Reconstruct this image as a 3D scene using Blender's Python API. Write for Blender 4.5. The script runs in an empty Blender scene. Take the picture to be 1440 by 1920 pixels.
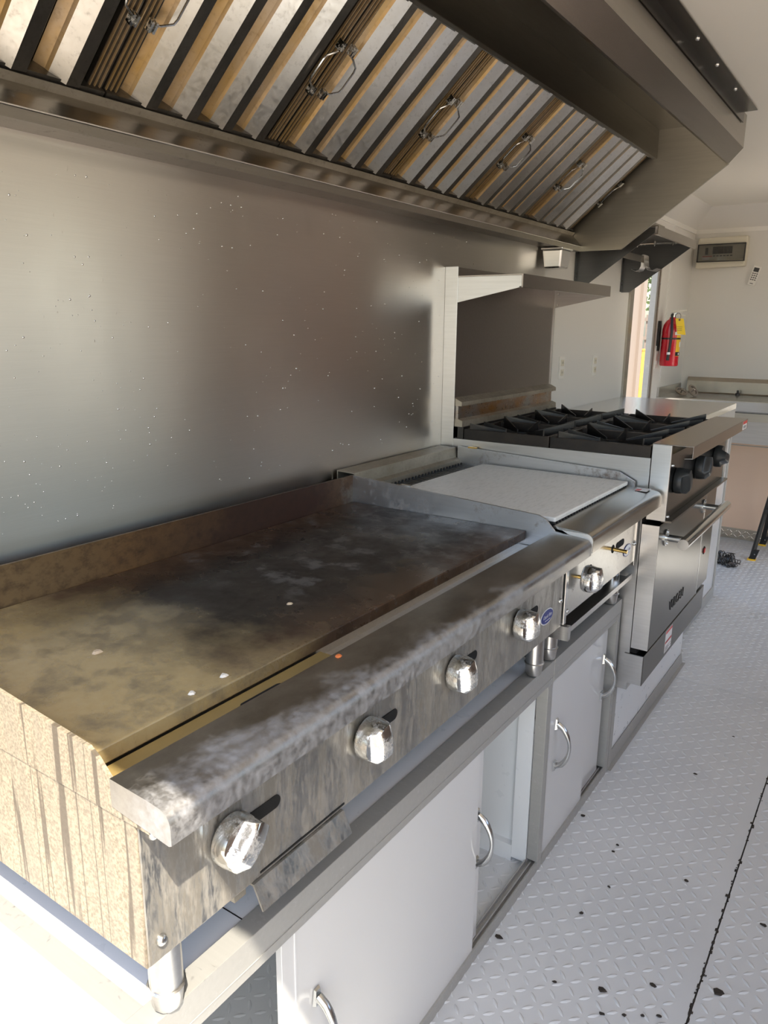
import bpy, math, random
from mathutils import Vector, Matrix
random.seed(7)
PI = math.pi
sc = bpy.context.scene
COL = sc.collection

# ------------------------------------------------------------------ camera
F_PX = 1403.26
YAW, PITCH, ROLL = -0.602407, -0.243253, 0.0078542
CAM = Vector((1.28, 0.0, 1.43))
fw = Vector((math.sin(YAW)*math.cos(PITCH), math.cos(YAW)*math.cos(PITCH), math.sin(PITCH)))
r0 = fw.cross(Vector((0, 0, 1))).normalized(); u0 = r0.cross(fw)
rt = r0*math.cos(ROLL)+u0*math.sin(ROLL); up = u0*math.cos(ROLL)-r0*math.sin(ROLL)
cd = bpy.data.cameras.new('camera'); cam = bpy.data.objects.new('camera', cd); COL.objects.link(cam)
cd.sensor_fit = 'VERTICAL'; cd.sensor_height = 36.0; cd.lens = F_PX/1920*36.0
cd.clip_start = 0.02; cd.clip_end = 200
cam.matrix_world = Matrix(((rt.x, up.x, -fw.x, CAM.x), (rt.y, up.y, -fw.y, CAM.y), (rt.z, up.z, -fw.z, CAM.z), (0, 0, 0, 1)))
sc.camera = cam
def project(p):
    d = Vector(p)-CAM; w = d.dot(fw)
    if w < 0.05: return (-9999, -9999, w)
    return (720+F_PX*d.dot(rt)/w, 960-F_PX*d.dot(up)/w, w)

# ------------------------------------------------------------------ world, sun, exposure
SUN_TO = Vector((0.4377, -0.3731, 0.8180)).normalized()
world = bpy.data.worlds.new('sky'); sc.world = world; world.use_nodes = True
wn = world.node_tree; wn.nodes.clear()
wo = wn.nodes.new('ShaderNodeOutputWorld'); wb = wn.nodes.new('ShaderNodeBackground')
ws = wn.nodes.new('ShaderNodeTexSky'); ws.sky_type = 'NISHITA'; ws.sun_disc = False
ws.sun_elevation = math.asin(SUN_TO.z); ws.sun_rotation = math.atan2(SUN_TO.x, SUN_TO.y)
ws.air_density = 1.2; ws.dust_density = 2.0
wn.links.new(ws.outputs[0], wb.inputs[0]); wn.links.new(wb.outputs[0], wo.inputs[0])
wb.inputs[1].default_value = 0.50
sd = bpy.data.lights.new('sun', 'SUN'); sd.energy = 13.0; sd.angle = 0.0093; sd.color = (1.0, 0.91, 0.76)
sun = bpy.data.objects.new('sun', sd); COL.objects.link(sun)
sun.rotation_euler = (-SUN_TO).to_track_quat('-Z', 'Y').to_euler()
vs = sc.view_settings
sc.display_settings.display_device = 'sRGB'
vs.view_transform = 'Standard'; vs.look = 'None'; vs.gamma = 1.0; vs.use_curve_mapping = False
vs.exposure = -0.2
sc.cycles.max_bounces = 10; sc.cycles.diffuse_bounces = 6; sc.cycles.glossy_bounces = 6
sc.cycles.sample_clamp_indirect = 6.0; sc.cycles.caustics_reflective = False; sc.cycles.caustics_refractive = False
sc.cycles.blur_glossy = 1.0

# ------------------------------------------------------------------ mesh helpers
class MB:
    def __init__(s): s.v = []; s.f = []; s.m = []
    def add(s, verts, faces, mi=0):
        o = len(s.v); s.v += [tuple(v) for v in verts]
        for f in faces: s.f.append(tuple(i+o for i in f)); s.m.append(mi)
        return s
    def box(s, x0, x1, y0, y1, z0, z1, mi=0):
        v = [(x, y, z) for x in (x0, x1) for y in (y0, y1) for z in (z0, z1)]
        return s.add(v, [(0, 1, 3, 2), (4, 6, 7, 5), (0, 4, 5, 1), (2, 3, 7, 6), (0, 2, 6, 4), (1, 5, 7, 3)], mi)
    def prism(s, poly, axis, a, b, mi=0):
        # poly: 2D points; axis 0: (y,z), 1: (x,z), 2: (x,y)
        def P(p, t):
            return (t, p[0], p[1]) if axis == 0 else ((p[0], t, p[1]) if axis == 1 else (p[0], p[1], t))
        n = len(poly)
        v = [P(p, a) for p in poly]+[P(p, b) for p in poly]
        f = [tuple(range(n)), tuple(range(2*n-1, n-1, -1))]
        f += [(i, i+n, (i+1) % n+n, (i+1) % n) for i in range(n)]
        return s.add(v, f, mi)
    def sheet(s, line, axis, a, b, t, mi=0):
        # thick folded sheet along an open 2D polyline, offset to its left by t
        n = len(line); off = []
        for i in range(n):
            ds = []
            if i > 0: ds.append((line[i][0]-line[i-1][0], line[i][1]-line[i-1][1]))
            if i < n-1: ds.append((line[i+1][0]-line[i][0], line[i+1][1]-line[i][1]))
            ns = []
            for d in ds:
                l = math.hypot(*d); ns.append((-d[1]/l, d[0]/l))
            nx = sum(q[0] for q in ns)/len(ns); ny = sum(q[1] for q in ns)/len(ns)
            l2 = nx*nx+ny*ny
            off.append((line[i][0]+nx/l2*t, line[i][1]+ny/l2*t))
        for i in range(n-1):
            s.prism([line[i], line[i+1], off[i+1], off[i]], axis, a, b, mi)
        return s
    def tube(s, pts, r, n=8, caps=True, mi=0):
        pts = [Vector(p) for p in pts]; k = len(pts); rings = []
        rr = r if isinstance(r, (list, tuple)) else [r]*k
        t0 = (pts[1]-pts[0]).normalized()
        a = Vector((0, 0, 1)) if abs(t0.z) < 0.9 else Vector((1, 0, 0))
        nrm = (a-t0*a.dot(t0)).normalized()
        for i in range(k):
            if i == 0: t = (pts[1]-pts[0])
            elif i == k-1: t = (pts[-1]-pts[-2])
            else: t = (pts[i+1]-pts[i]).normalized()+(pts[i]-pts[i-1]).normalized()
            t = t.normalized() if t.length > 1e-9 else t0
            nrm = nrm-t*nrm.dot(t); nrm = nrm.normalized() if nrm.length > 1e-6 else Vector((0, 0, 1)).cross(t).normalized()
            bn = t.cross(nrm)
            rings.append([pts[i]+(nrm*math.cos(2*PI*j/n)+bn*math.sin(2*PI*j/n))*rr[i] for j in range(n)])
        v = [p for rg in rings for p in rg]
        f = [(i*n+j, i*n+(j+1) % n, (i+1)*n+(j+1) % n, (i+1)*n+j) for i in range(k-1) for j in range(n)]
        if caps: f += [tuple(range(n-1, -1, -1)), tuple(range((k-1)*n, k*n))]
        return s.add(v, f, mi)
    def lathe(s, prof, c, axis=2, n=20, mi=0):
        # prof: (radius, height) along axis from centre c
        v = []
        for r, h in prof:
            for j in range(n):
                a, b = r*math.cos(2*PI*j/n), r*math.sin(2*PI*j/n)
                p = {0: (h, a, b), 1: (a, h, b), 2: (a, b, h)}[axis]
                v.append((c[0]+p[0], c[1]+p[1], c[2]+p[2]))
        k = len(prof)
        f = [(i*n+j, i*n+(j+1) % n, (i+1)*n+(j+1) % n, (i+1)*n+j) for i in range(k-1) for j in range(n)]
        f += [tuple(range(n-1, -1, -1)), tuple(range((k-1)*n, k*n))]
        return s.add(v, f, mi)
    def mesh(s, name, org=(0, 0, 0), smooth=0.0):
        me = bpy.data.meshes.new(name)
        me.from_pydata([(v[0]-org[0], v[1]-org[1], v[2]-org[2]) for v in s.v], [], s.f)
        me.polygons.foreach_set('material_index', s.m)
        import bmesh
        bm = bmesh.new(); bm.from_mesh(me); bmesh.ops.recalc_face_normals(bm, faces=bm.faces); bm.to_mesh(me); bm.free()
        if smooth:
            me.polygons.foreach_set('use_smooth', [True]*len(me.polygons))
            me.set_sharp_from_angle(angle=smooth)
        me.update()
        return me

ORG = {}
def thing(name, label, cat, loc=(0, 0, 0), group=None):
    o = bpy.data.objects.new(name, None); o.empty_display_size = 0.05
    COL.objects.link(o); o.location = loc; ORG[o.name] = Vector(loc)
    o['label'] = label; o['category'] = cat
    if group: o['group'] = group
    return o
def setmats(me, mats):
    for m in (mats if isinstance(mats, (list, tuple)) else [mats]): me.materials.append(m)
def bevel(o, w, seg=2):
    b = o.modifiers.new('bevel', 'BEVEL'); b.width = w; b.segments = seg; b.limit_method = 'ANGLE'; b.angle_limit = 0.6
def part(name, mb, mats, parent, label=None, smooth=0.0, bev=0.0, kind=None):
    org = ORG[parent.name]
    me = mb.mesh(name, org, smooth); setmats(me, mats)
    o = bpy.data.objects.new(name, me); COL.objects.link(o); o.parent = parent
    ORG[o.name] = org
    if label: o['label'] = label
    if kind: o['kind'] = kind
    if bev: bevel(o, bev)
    return o
def place(name, me, parent, loc, rot=None, label=None, mat4=None):
    o = bpy.data.objects.new(name, me); COL.objects.link(o); o.parent = parent
    org = ORG[parent.name] if parent else Vector((0, 0, 0))
    if mat4 is not None:
        m = mat4.copy(); m.translation = m.translation-org; o.matrix_local = m
    else:
        o.location = Vector(loc)-org
        if rot: o.rotation_euler = rot
    if label: o['label'] = label
    ORG[o.name] = Vector(loc) if loc is not None else org
    return o
def single(name, mb, mats, label, cat, loc=None, group=None, smooth=0.0, bev=0.0, kind=None):
    if loc is None:
        xs = [v[0] for v in mb.v]; ys = [v[1] for v in mb.v]; zs = [v[2] for v in mb.v]
        loc = ((min(xs)+max(xs))/2, (min(ys)+max(ys))/2, min(zs))
    me = mb.mesh(name, loc, smooth); setmats(me, mats)
    o = bpy.data.objects.new(name, me); COL.objects.link(o); o.location = loc; ORG[o.name] = Vector(loc)
    o['label'] = label
    if cat: o['category'] = cat
    if group: o['group'] = group
    if kind: o['kind'] = kind
    if bev: bevel(o, bev)
    return o
def struct(name, mb, mats, smooth=0.0, bev=0.0, label=None):
    me = mb.mesh(name, (0, 0, 0), smooth); setmats(me, mats)
    o = bpy.data.objects.new(name, me); COL.objects.link(o); o['kind'] = 'structure'; ORG[o.name] = Vector((0, 0, 0))
    if label: o['label'] = label
    if bev: bevel(o, bev)
    return o
_txt = {}
def text_mesh(s, size, shear=0.0, extrude=0.0):
    cu = bpy.data.curves.new('lettering', 'FONT'); cu.body = s; cu.size = size; cu.shear = shear; cu.extrude = extrude
    cu.align_x = 'CENTER'; cu.align_y = 'CENTER'; cu.resolution_u = 3
    ob = bpy.data.objects.new('lettering_tmp', cu); COL.objects.link(ob)
    bpy.context.view_layer.update()
    me = bpy.data.meshes.new_from_object(ob.evaluated_get(bpy.context.evaluated_depsgraph_get()))
    bpy.data.objects.remove(ob); bpy.data.curves.remove(cu)
    return me

# ------------------------------------------------------------------ materials
def nodes(name):
    m = bpy.data.materials.new(name); m.use_nodes = True
    nt = m.node_tree; b = nt.nodes['Principled BSDF']
    return m, nt, b
def nd(nt, t, **k):
    n = nt.nodes.new(t)
    for a, v in k.items():
        if a.startswith('i_'):
            key = a[2:]; key = int(key) if key.isdigit() else key
            n.inputs[key].default_value = v
        else: setattr(n, a, v)
    return n
def lk(nt, a, b): nt.links.new(a, b)
def coords(nt, scale=(1, 1, 1), loc=(0, 0, 0)):
    tc = nd(nt, 'ShaderNodeTexCoord'); mp = nd(nt, 'ShaderNodeMapping')
    mp.inputs['Scale'].default_value = scale; mp.inputs['Location'].default_value = loc
    lk(nt, tc.outputs['Object'], mp.inputs['Vector']); return mp.outputs[0]
def noise(nt, vec, scale, detail=4, rough=0.55):
    n = nd(nt, 'ShaderNodeTexNoise'); n.inputs['Scale'].default_value = scale; n.inputs['Detail'].default_value = detail
    n.inputs['Roughness'].default_value = rough; lk(nt, vec, n.inputs['Vector']); return n.outputs['Fac']
def ramp(nt, fac, stops):
    r = nd(nt, 'ShaderNodeValToRGB'); els = r.color_ramp.elements
    while len(els) < len(stops): els.new(0.5)
    for e, (p, c) in zip(els, stops):
        e.position = p; e.color = (c, c, c, 1) if isinstance(c, (int, float)) else (*c, 1)
    lk(nt, fac, r.inputs[0]); return r.outputs[0]
def mix(nt, f, a, b):
    m = nd(nt, 'ShaderNodeMix', data_type='RGBA')
    for s, i in ((f, 0), (a, 6), (b, 7)):
        if hasattr(s, 'node'): lk(nt, s, m.inputs[i])
        elif i == 0: m.inputs[0].default_value = s
        else: m.inputs[i].default_value = (*s, 1)
    return m.outputs[2]
def math_(nt, op, a, b=0.0, clamp=False):
    m = nd(nt, 'ShaderNodeMath', operation=op, use_clamp=clamp)
    for i, s in enumerate((a, b)):
        if hasattr(s, 'node'): lk(nt, s, m.inputs[i])
        else: m.inputs[i].default_value = s
    return m.outputs[0]
def bump(nt, b, h, strength=0.2, dist=0.002):
    n = nd(nt, 'ShaderNodeBump'); n.inputs['Strength'].default_value = strength; n.inputs['Distance'].default_value = dist
    lk(nt, h, n.inputs['Height']); lk(nt, n.outputs[0], b.inputs['Normal'])

def plain(name, col, rough=0.5, metal=0.0, spec=0.5, coat=0.0, var=0.0, scale=30, rv=0.05):
    m, nt, b = nodes(name)
    b.inputs['Base Color'].default_value = (*col, 1); b.inputs['Roughness'].default_value = rough
    b.inputs['Metallic'].default_value = metal; b.inputs['Specular IOR Level'].default_value = spec
    b.inputs['Coat Weight'].default_value = coat
    f = noise(nt, coords(nt), scale, 3)
    if var:
        c2 = tuple(max(0, c*(1-var)) for c in col)
        lk(nt, mix(nt, ramp(nt, f, [(0.3, 0.0), (0.7, 1.0)]), col, c2), b.inputs['Base Color'])
    lk(nt, ramp(nt, f, [(0.2, max(0.02, rough-rv)), (0.8, min(1, rough+rv))]), b.inputs['Roughness'])
    return m
def steel(name, col=(0.62, 0.61, 0.59), rough=0.28, dirt=None, amount=0.5, dscale=6, stretch=(1, 1, 1), grain=(3, 60, 60), rvar=0.012, dark=None, damount=0.3, gamp=0.05, maxd=0.8):
    """brushed stainless with an optional film of dried dirt (diffuse) and a second, darker film over it"""
    m, nt, b = nodes(name)
    g = noise(nt, coords(nt, grain), 2, 3, 0.6)
    big = noise(nt, coords(nt), 3, 3, 0.5)
    b.inputs['Metallic'].default_value = 1.0
    base = mix(nt, ramp(nt, g, [(0.3, 0.0), (0.7, 1.0)]), tuple(c*(1-gamp) for c in col), tuple(min(1, c*(1+gamp)) for c in col))
    rv = ramp(nt, big, [(0.3, rough-rvar*0.5), (0.7, rough+rvar)])
    met = None
    for dcol, am, off, sc_, cap in ((dark, damount, 4.0, 0.7, 0.75), (dirt, amount, 0.0, 1.0, maxd)):
        if not dcol: continue
        d1 = noise(nt, coords(nt, stretch, (off, off, off)), dscale*sc_, 7, 0.65)
        d2 = noise(nt, coords(nt, stretch, (3+off, 1, 7)), dscale*6*sc_, 5, 0.72)
        d = math_(nt, 'ADD', math_(nt, 'MULTIPLY', d1, 0.6), math_(nt, 'MULTIPLY', d2, 0.4))
        f = ramp(nt, d, [(0.60-0.3*am, 0.0), (0.72-0.3*am, cap)])
        base = mix(nt, f, base, dcol)
        keep = math_(nt, 'SUBTRACT', 1.0, math_(nt, 'MULTIPLY', f, 0.95), True)
        met = keep if met is None else math_(nt, 'MULTIPLY', met, keep)
        rv = math_(nt, 'ADD', rv, math_(nt, 'MULTIPLY', f, 0.3), True)
    if met is not None: lk(nt, met, b.inputs['Metallic'])
    lk(nt, base, b.inputs['Base Color']); lk(nt, rv, b.inputs['Roughness'])
    return m

M = {}
M['steel'] = steel('stainless_steel')
M['steel_clean'] = steel('stainless_bright', (0.68, 0.68, 0.67), 0.22)
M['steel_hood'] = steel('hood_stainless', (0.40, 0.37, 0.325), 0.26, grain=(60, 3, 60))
M['hood_inner'] = steel('hood_inner_steel', (0.20, 0.185, 0.155), 0.30, grain=(60, 3, 60))  # darker copy of the hood steel, dim reflections put into the colour
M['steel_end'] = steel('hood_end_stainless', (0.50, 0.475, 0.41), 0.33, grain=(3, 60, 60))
M['steel_gutter'] = steel('hood_gutter_stainless', (0.30, 0.285, 0.26), 0.32, dirt=(0.16, 0.15, 0.13), amount=0.1, dscale=30, grain=(60, 3, 60))
M['frame_alu'] = steel('worn_aluminium_frame', (0.58, 0.58, 0.56), 0.38, dirt=(0.36, 0.35, 0.325), amount=0.95, dscale=30, maxd=0.55)
M['panel_dirty'] = steel('griddle_panel_steel', (0.46, 0.445, 0.41), 0.28, dirt=(0.38, 0.35, 0.305), amount=0.42, dscale=42, stretch=(1, 1, 0.22), dark=(0.17, 0.15, 0.12), damount=0.50, maxd=0.5)
M['panel_char'] = steel('broiler_panel_steel', (0.58, 0.57, 0.54), 0.28, dark=(0.10, 0.08, 0.06), damount=0.12, dscale=40)
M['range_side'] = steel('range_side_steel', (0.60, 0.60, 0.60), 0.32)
M['range_dark'] = steel('range_front_steel', (0.155, 0.148, 0.14), 0.24, grain=(60, 3, 60))  # dark reflections of the oven front put into the base colour
M['range_ledge'] = steel('range_ledge_steel', (0.36, 0.325, 0.295), 0.24, grain=(60, 3, 60))
M['guard_steel'] = steel('back_guard_steel', (0.25, 0.22, 0.205), 0.28)
M['chamfer'] = steel('hood_chamfer_stainless', (0.27, 0.235, 0.205), 0.24, grain=(60, 3, 60))  # same steel as the hood front, its brown reflection painted into the colour
M['bracket_dark'] = steel('shelf_bracket_steel', (0.17, 0.175, 0.18), 0.34)  # darker than plain steel, dim reflections worked into the colour
M['chrome'] = steel('worn_chrome', (0.78, 0.78, 0.76), 0.13, dirt=(0.62, 0.60, 0.55), amount=0.32, dscale=30)
M['chrome_bar'] = plain('polished_chrome', (0.75, 0.75, 0.74), 0.12, 1.0)
M['zinc'] = plain('zinc_plated', (0.70, 0.71, 0.70), 0.25, 1.0, var=0.2, scale=60)
M['brass'] = plain('brass', (0.75, 0.52, 0.18), 0.25, 1.0)
M['white_lam'] = plain('white_laminate', (0.72, 0.72, 0.72), 0.16, coat=0.3)
M['top_white'] = plain('white_counter_sheet', (0.88, 0.89, 0.90), 0.3)
M['white_in'] = plain('white_panel', (0.80, 0.82, 0.83), 0.3)
M['wall_white'] = plain('white_wall_sheet', (0.78, 0.77, 0.74), 0.2, var=0.03, scale=1.5, rv=0.02)
M['ceil_white'] = plain('white_ceiling_sheet', (0.88, 0.85, 0.78), 0.30, scale=1.0, rv=0.02)
M['black'] = plain('black_plastic', (0.015, 0.015, 0.016), 0.4)
M['black_hole'] = plain('dark_opening', (0.004, 0.004, 0.004), 0.9)
M['iron'] = plain('cast_iron', (0.016, 0.015, 0.014), 0.32, 0.0, 0.6, var=0.5, scale=40)
M['iron_bar'] = plain('broiler_iron', (0.012, 0.013, 0.016), 0.32, 0.0, 0.6)
M['knob_black'] = plain('greasy_black_knob', (0.03, 0.033, 0.034), 0.38, var=0.3, scale=40)
M['red'] = plain('red_enamel', (0.62, 0.01, 0.025), 0.25, coat=0.4)
M['yellow'] = plain('yellow_card', (0.90, 0.60, 0.02), 0.5)
M['yellow_plastic'] = plain('yellow_plastic', (0.85, 0.52, 0.03), 0.4)
M['orange_wood'] = plain('yellow_stained_wood', (0.80, 0.42, 0.06), 0.6, var=0.3, scale=12)
M['blue'] = plain('badge_blue', (0.012, 0.025, 0.20), 0.25)
M['badge_white'] = plain('print_white', (0.85, 0.85, 0.85), 0.4)
M['label_red'] = plain('print_red', (0.65, 0.04, 0.04), 0.4)
M['label_ink'] = plain('print_ink', (0.05, 0.05, 0.05), 0.5)
M['plastic_cream'] = plain('cream_plastic', (0.72, 0.68, 0.56), 0.35)
M['plastic_white'] = plain('white_plastic', (0.85, 0.84, 0.80), 0.35)
M['peg'] = plain('galvanised_wire', (0.5, 0.5, 0.5), 0.3, 1.0)
M['crumb_tan'] = plain('tan_crumb', (0.65, 0.52, 0.36), 0.8)
M['crumb_white'] = plain('white_crumb', (0.85, 0.82, 0.74), 0.8)
M['crumb_orange'] = plain('orange_crumb', (0.8, 0.22, 0.06), 0.7)
M['fleck'] = plain('dark_debris', (0.035, 0.028, 0.022), 0.8)
M['sealant'] = plain('white_sealant', (0.8, 0.8, 0.78), 0.5)
M['ground'] = plain('sunlit_concrete', (0.52, 0.44, 0.35), 0.9, var=0.2, scale=0.8)
M['ext_white'] = plain('painted_exterior', (0.25, 0.205, 0.17), 0.7)
M['peach'] = plain('peach_glow_paint', (0.92, 0.67, 0.50), 0.35, scale=1.5, rv=0.02)  # warm bounce glow painted as colour
M['brown_wood'] = plain('brown_timber', (0.20, 0.115, 0.075), 0.8, var=0.3, scale=4)
M['wall_brown'] = plain('brown_wall_sheet', (0.28, 0.195, 0.15), 0.4, scale=1.5, rv=0.02)
M['dark_door'] = plain('dark_enamel', (0.05, 0.045, 0.042), 0.35)
M['leaf'] = plain('foliage', (0.16, 0.24, 0.09), 0.7, var=0.5, scale=5)
M['bark'] = plain('bark', (0.15, 0.1, 0.07), 0.9)
M['rag'] = plain('scourer_steel', (0.16, 0.155, 0.15), 0.35, 1.0)

def glass_mat():
    m, nt, b = nodes('smoky_clear_cover')
    b.inputs['Base Color'].default_value = (0.10, 0.10, 0.09, 1); b.inputs['Alpha'].default_value = 0.35
    f = noise(nt, coords(nt), 20); lk(nt, ramp(nt, f, [(0.3, 0.03), (0.7, 0.08)]), b.inputs['Roughness']); return m
M['cover'] = glass_mat()

def wall_steel():
    m, nt, b = nodes('brushed_wall_stainless')
    g = noise(nt, coords(nt, (1, 1.2, 160)), 5, 4, 0.7)
    big = noise(nt, coords(nt, (1, 1, 0.5)), 2.2, 5, 0.6)
    b.inputs['Metallic'].default_value = 1.0
    lk(nt, mix(nt, g, (0.59, 0.565, 0.525), (0.69, 0.665, 0.62)), b.inputs['Base Color'])
    lk(nt, ramp(nt, big, [(0.3, 0.26), (0.75, 0.36)]), b.inputs['Roughness'])
    b.inputs['Anisotropic'].default_value = 0.85
    tg = nd(nt, 'ShaderNodeTangent', direction_type='UV_MAP'); lk(nt, tg.outputs[0], b.inputs['Tangent'])
    sp = noise(nt, coords(nt, (1, 1, 0.7)), 110, 2, 0.5)
    bump(nt, b, ramp(nt, sp, [(0.70, 0.0), (0.76, 1.0)]), 0.12, 0.001)
    return m
M['wall_steel'] = wall_steel()

def plate_mat():
    # griddle plate, world-aligned object coords shifted so that y runs 0..1.2 along it, x 0..0.53 to the front
    m, nt, b = nodes('seasoned_griddle_steel')
    tc = nd(nt, 'ShaderNodeTexCoord'); sep = nd(nt, 'ShaderNodeSeparateXYZ'); lk(nt, tc.outputs['Object'], sep.inputs[0])
    X, Y = sep.outputs[0], sep.outputs[1]
    n1 = noise(nt, coords(nt), 5, 7, 0.62); n2 = noise(nt, coords(nt, (1, 1, 1), (5, 2, 0)), 16, 6, 0.7); n3 = noise(nt, coords(nt, (1, 1, 1), (9, 4, 0)), 70, 4, 0.7)
    # burnt centre: distance from (0.27, 0.62)
    wob = math_(nt, 'MULTIPLY', math_(nt, 'SUBTRACT', n1, 0.5), 0.45)
    yy = math_(nt, 'ADD', Y, wob)
    left = ramp(nt, math_(nt, 'SUBTRACT', yy, math_(nt, 'MULTIPLY', X, 0.15)), [(0.12, 0.0), (0.36, 1.0)])            # 0 in the murky left end, 1 in the seasoned area
    tan = mix(nt, n3, (0.40, 0.29, 0.12), (0.50, 0.40, 0.22))
    tan = mix(nt, ramp(nt, n2, [(0.46, 0.0), (0.66, 0.75)]), tan, (0.16, 0.135, 0.095))
    dark = mix(nt, ramp(nt, n1, [(0.35, 0.0), (0.65, 1.0)]), (0.006, 0.006, 0.007), (0.020, 0.016, 0.014))
    brown = mix(nt, n3, (0.045, 0.022, 0.012), (0.12, 0.075, 0.045))
    edge = math_(nt, 'ADD', math_(nt, 'ABSOLUTE', math_(nt, 'SUBTRACT', X, 0.27)), math_(nt, 'MULTIPLY', math_(nt, 'SUBTRACT', n2, 0.5), 0.25))
    ef = ramp(nt, edge, [(0.13, 0.0), (0.27, 1.0)])
    c = mix(nt, ef, dark, brown)
    grey = ramp(nt, math_(nt, 'ADD', math_(nt, 'MULTIPLY', n2, 0.6), math_(nt, 'MULTIPLY', n1, 0.4)), [(0.53, 0.0), (0.60, 0.8)])
    gy = math_(nt, "MULTIPLY", grey, ramp(nt, Y, [(0.45, 0.0), (0.6, 1.0)]))
    c = mix(nt, gy, c, (0.12, 0.115, 0.11))
    c = mix(nt, left, tan, c)
    fl = ramp(nt, n3, [(0.66, 0.0), (0.74, 0.5)]); c = mix(nt, fl, c, (0.25, 0.20, 0.14))
    lk(nt, c, b.inputs['Base Color'])
    rg = mix(nt, left, ramp(nt, n2, [(0.4, 0.12), (0.6, 0.38)]), ramp(nt, n1, [(0.40, 0.20), (0.62, 0.55)]))
    lk(nt, rg, b.inputs['Roughness'])
    b.inputs["Specular IOR Level"].default_value = 0.32
    bump(nt, b, n3, 0.12, 0.001)
    return m
M['plate'] = plate_mat()

def splash_mat():
    m, nt, b = nodes('heat_browned_splash')
    tc = nd(nt, 'ShaderNodeTexCoord'); sep = nd(nt, 'ShaderNodeSeparateXYZ'); lk(nt, tc.outputs['Object'], sep.inputs[0])
    n1 = noise(nt, coords(nt, (1, 1, 1)), 7, 6, 0.65); n2 = noise(nt, coords(nt, (1, 1, 1.5)), 40, 5, 0.7)
    y = math_(nt, 'MULTIPLY', math_(nt, 'ADD', math_(nt, 'ADD', sep.outputs[1], 0.61), math_(nt, 'MULTIPLY', math_(nt, 'SUBTRACT', n1, 0.5), 0.35)), 0.82)
    c = ramp(nt, y, [(0.15, (0.22, 0.15, 0.075)), (0.38, (0.17, 0.095, 0.04)), (0.58, (0.055, 0.028, 0.018)), (0.85, (0.05, 0.022, 0.015)), (0.97, (0.12, 0.07, 0.04)), (1.0, (0.2, 0.18, 0.16))])
    c = mix(nt, ramp(nt, n2, [(0.45, 0.0), (0.75, 0.7)]), c, (0.03, 0.017, 0.012))
    lk(nt, c, b.inputs['Base Color']); b.inputs['Metallic'].default_value = 0.35; b.inputs['Roughness'].default_value = 0.42
    bump(nt, b, n2, 0.1, 0.0008)
    return m
M['splash'] = splash_mat()
M['splash_grey'] = steel('splash_grey_steel', (0.55, 0.56, 0.58), 0.38, dirt=(0.16, 0.10, 0.06), amount=0.22, dscale=9, stretch=(1, 1, 1))

def rail_mat():
    m, nt, b = nodes('chalky_rail_steel')
    n1 = noise(nt, coords(nt, (1, 0.6, 1)), 12, 9, 0.72); n2 = noise(nt, coords(nt, (1, 1, 1), (2, 5, 1)), 70, 4, 0.7)
    tc = nd(nt, 'ShaderNodeTexCoord'); sep = nd(nt, 'ShaderNodeSeparateXYZ'); lk(nt, tc.outputs['Object'], sep.inputs[0])
    # chalk lies along the nosing (object x near the front edge) and fades to the right end
    k = math_(nt, 'ADD', math_(nt, 'MULTIPLY', math_(nt, 'SUBTRACT', n1, 0.5), 0.16), math_(nt, 'ADD', sep.outputs[0], 0.075))
    k = math_(nt, 'SUBTRACT', k, math_(nt, 'MULTIPLY', sep.outputs[1], 0.055))
    f = ramp(nt, k, [(0.398, 0.0), (0.43, 0.85)])
    f = math_(nt, 'MULTIPLY', f, ramp(nt, n2, [(0.35, 0.22), (0.7, 0.95)]))
    base = mix(nt, ramp(nt, n1, [(0.35, 0.0), (0.65, 1.0)]), (0.27, 0.26, 0.245), (0.40, 0.39, 0.37))
    lk(nt, mix(nt, f, base, (0.44, 0.45, 0.475)), b.inputs['Base Color'])
    lk(nt, math_(nt, 'SUBTRACT', 1.0, math_(nt, 'MULTIPLY', f, 0.8)), b.inputs['Metallic'])
    lk(nt, math_(nt, 'ADD', ramp(nt, n1, [(0.3, 0.26), (0.7, 0.40)]), math_(nt, 'MULTIPLY', f, 0.3)), b.inputs['Roughness'])
    return m
M['rail'] = rail_mat()

def side_mat():
    m, nt, b = nodes('grease_speckled_side')
    n2 = noise(nt, coords(nt), 260, 3, 0.6); n1 = noise(nt, coords(nt, (14, 1, 0.5)), 3.0, 4, 0.55)
    wv = nd(nt, 'ShaderNodeTexNoise'); wv.inputs['Scale'].default_value = 1.0; wv.inputs['Detail'].default_value = 2
    lk(nt, coords(nt, (38, 1, 1.1)), wv.inputs['Vector'])
    drip = ramp(nt, wv.outputs['Fac'], [(0.47, 0.0), (0.488, 1.0), (0.512, 1.0), (0.53, 0.0)])
    c = mix(nt, ramp(nt, n2, [(0.35, 0.0), (0.6, 1.0)]), (0.23, 0.19, 0.135), (0.44, 0.37, 0.27))
    c = mix(nt, ramp(nt, n1, [(0.45, 0.0), (0.7, 0.6)]), c, (0.26, 0.235, 0.19))
    c = mix(nt, math_(nt, 'MULTIPLY', drip, 0.85), c, (0.10, 0.08, 0.06))
    lk(nt, c, b.inputs['Base Color']); b.inputs['Metallic'].default_value = 0.25; b.inputs['Roughness'].default_value = 0.5
    bump(nt, b, n2, 0.2, 0.0006)
    return m
M['side'] = side_mat()

def water_mat(name, col, rough=0.05):
    m, nt, b = nodes(name)
    n = noise(nt, coords(nt), 12, 4); lk(nt, mix(nt, n, tuple(c*0.75 for c in col), col), b.inputs['Base Color'])
    b.inputs['Roughness'].default_value = rough; b.inputs['IOR'].default_value = 1.33; b.inputs['Coat Weight'].default_value = 0.6; b.inputs['Coat Roughness'].default_value = 0.03
    return m
M['murk'] = water_mat('murky_yellow_water', (0.34, 0.25, 0.10))

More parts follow.
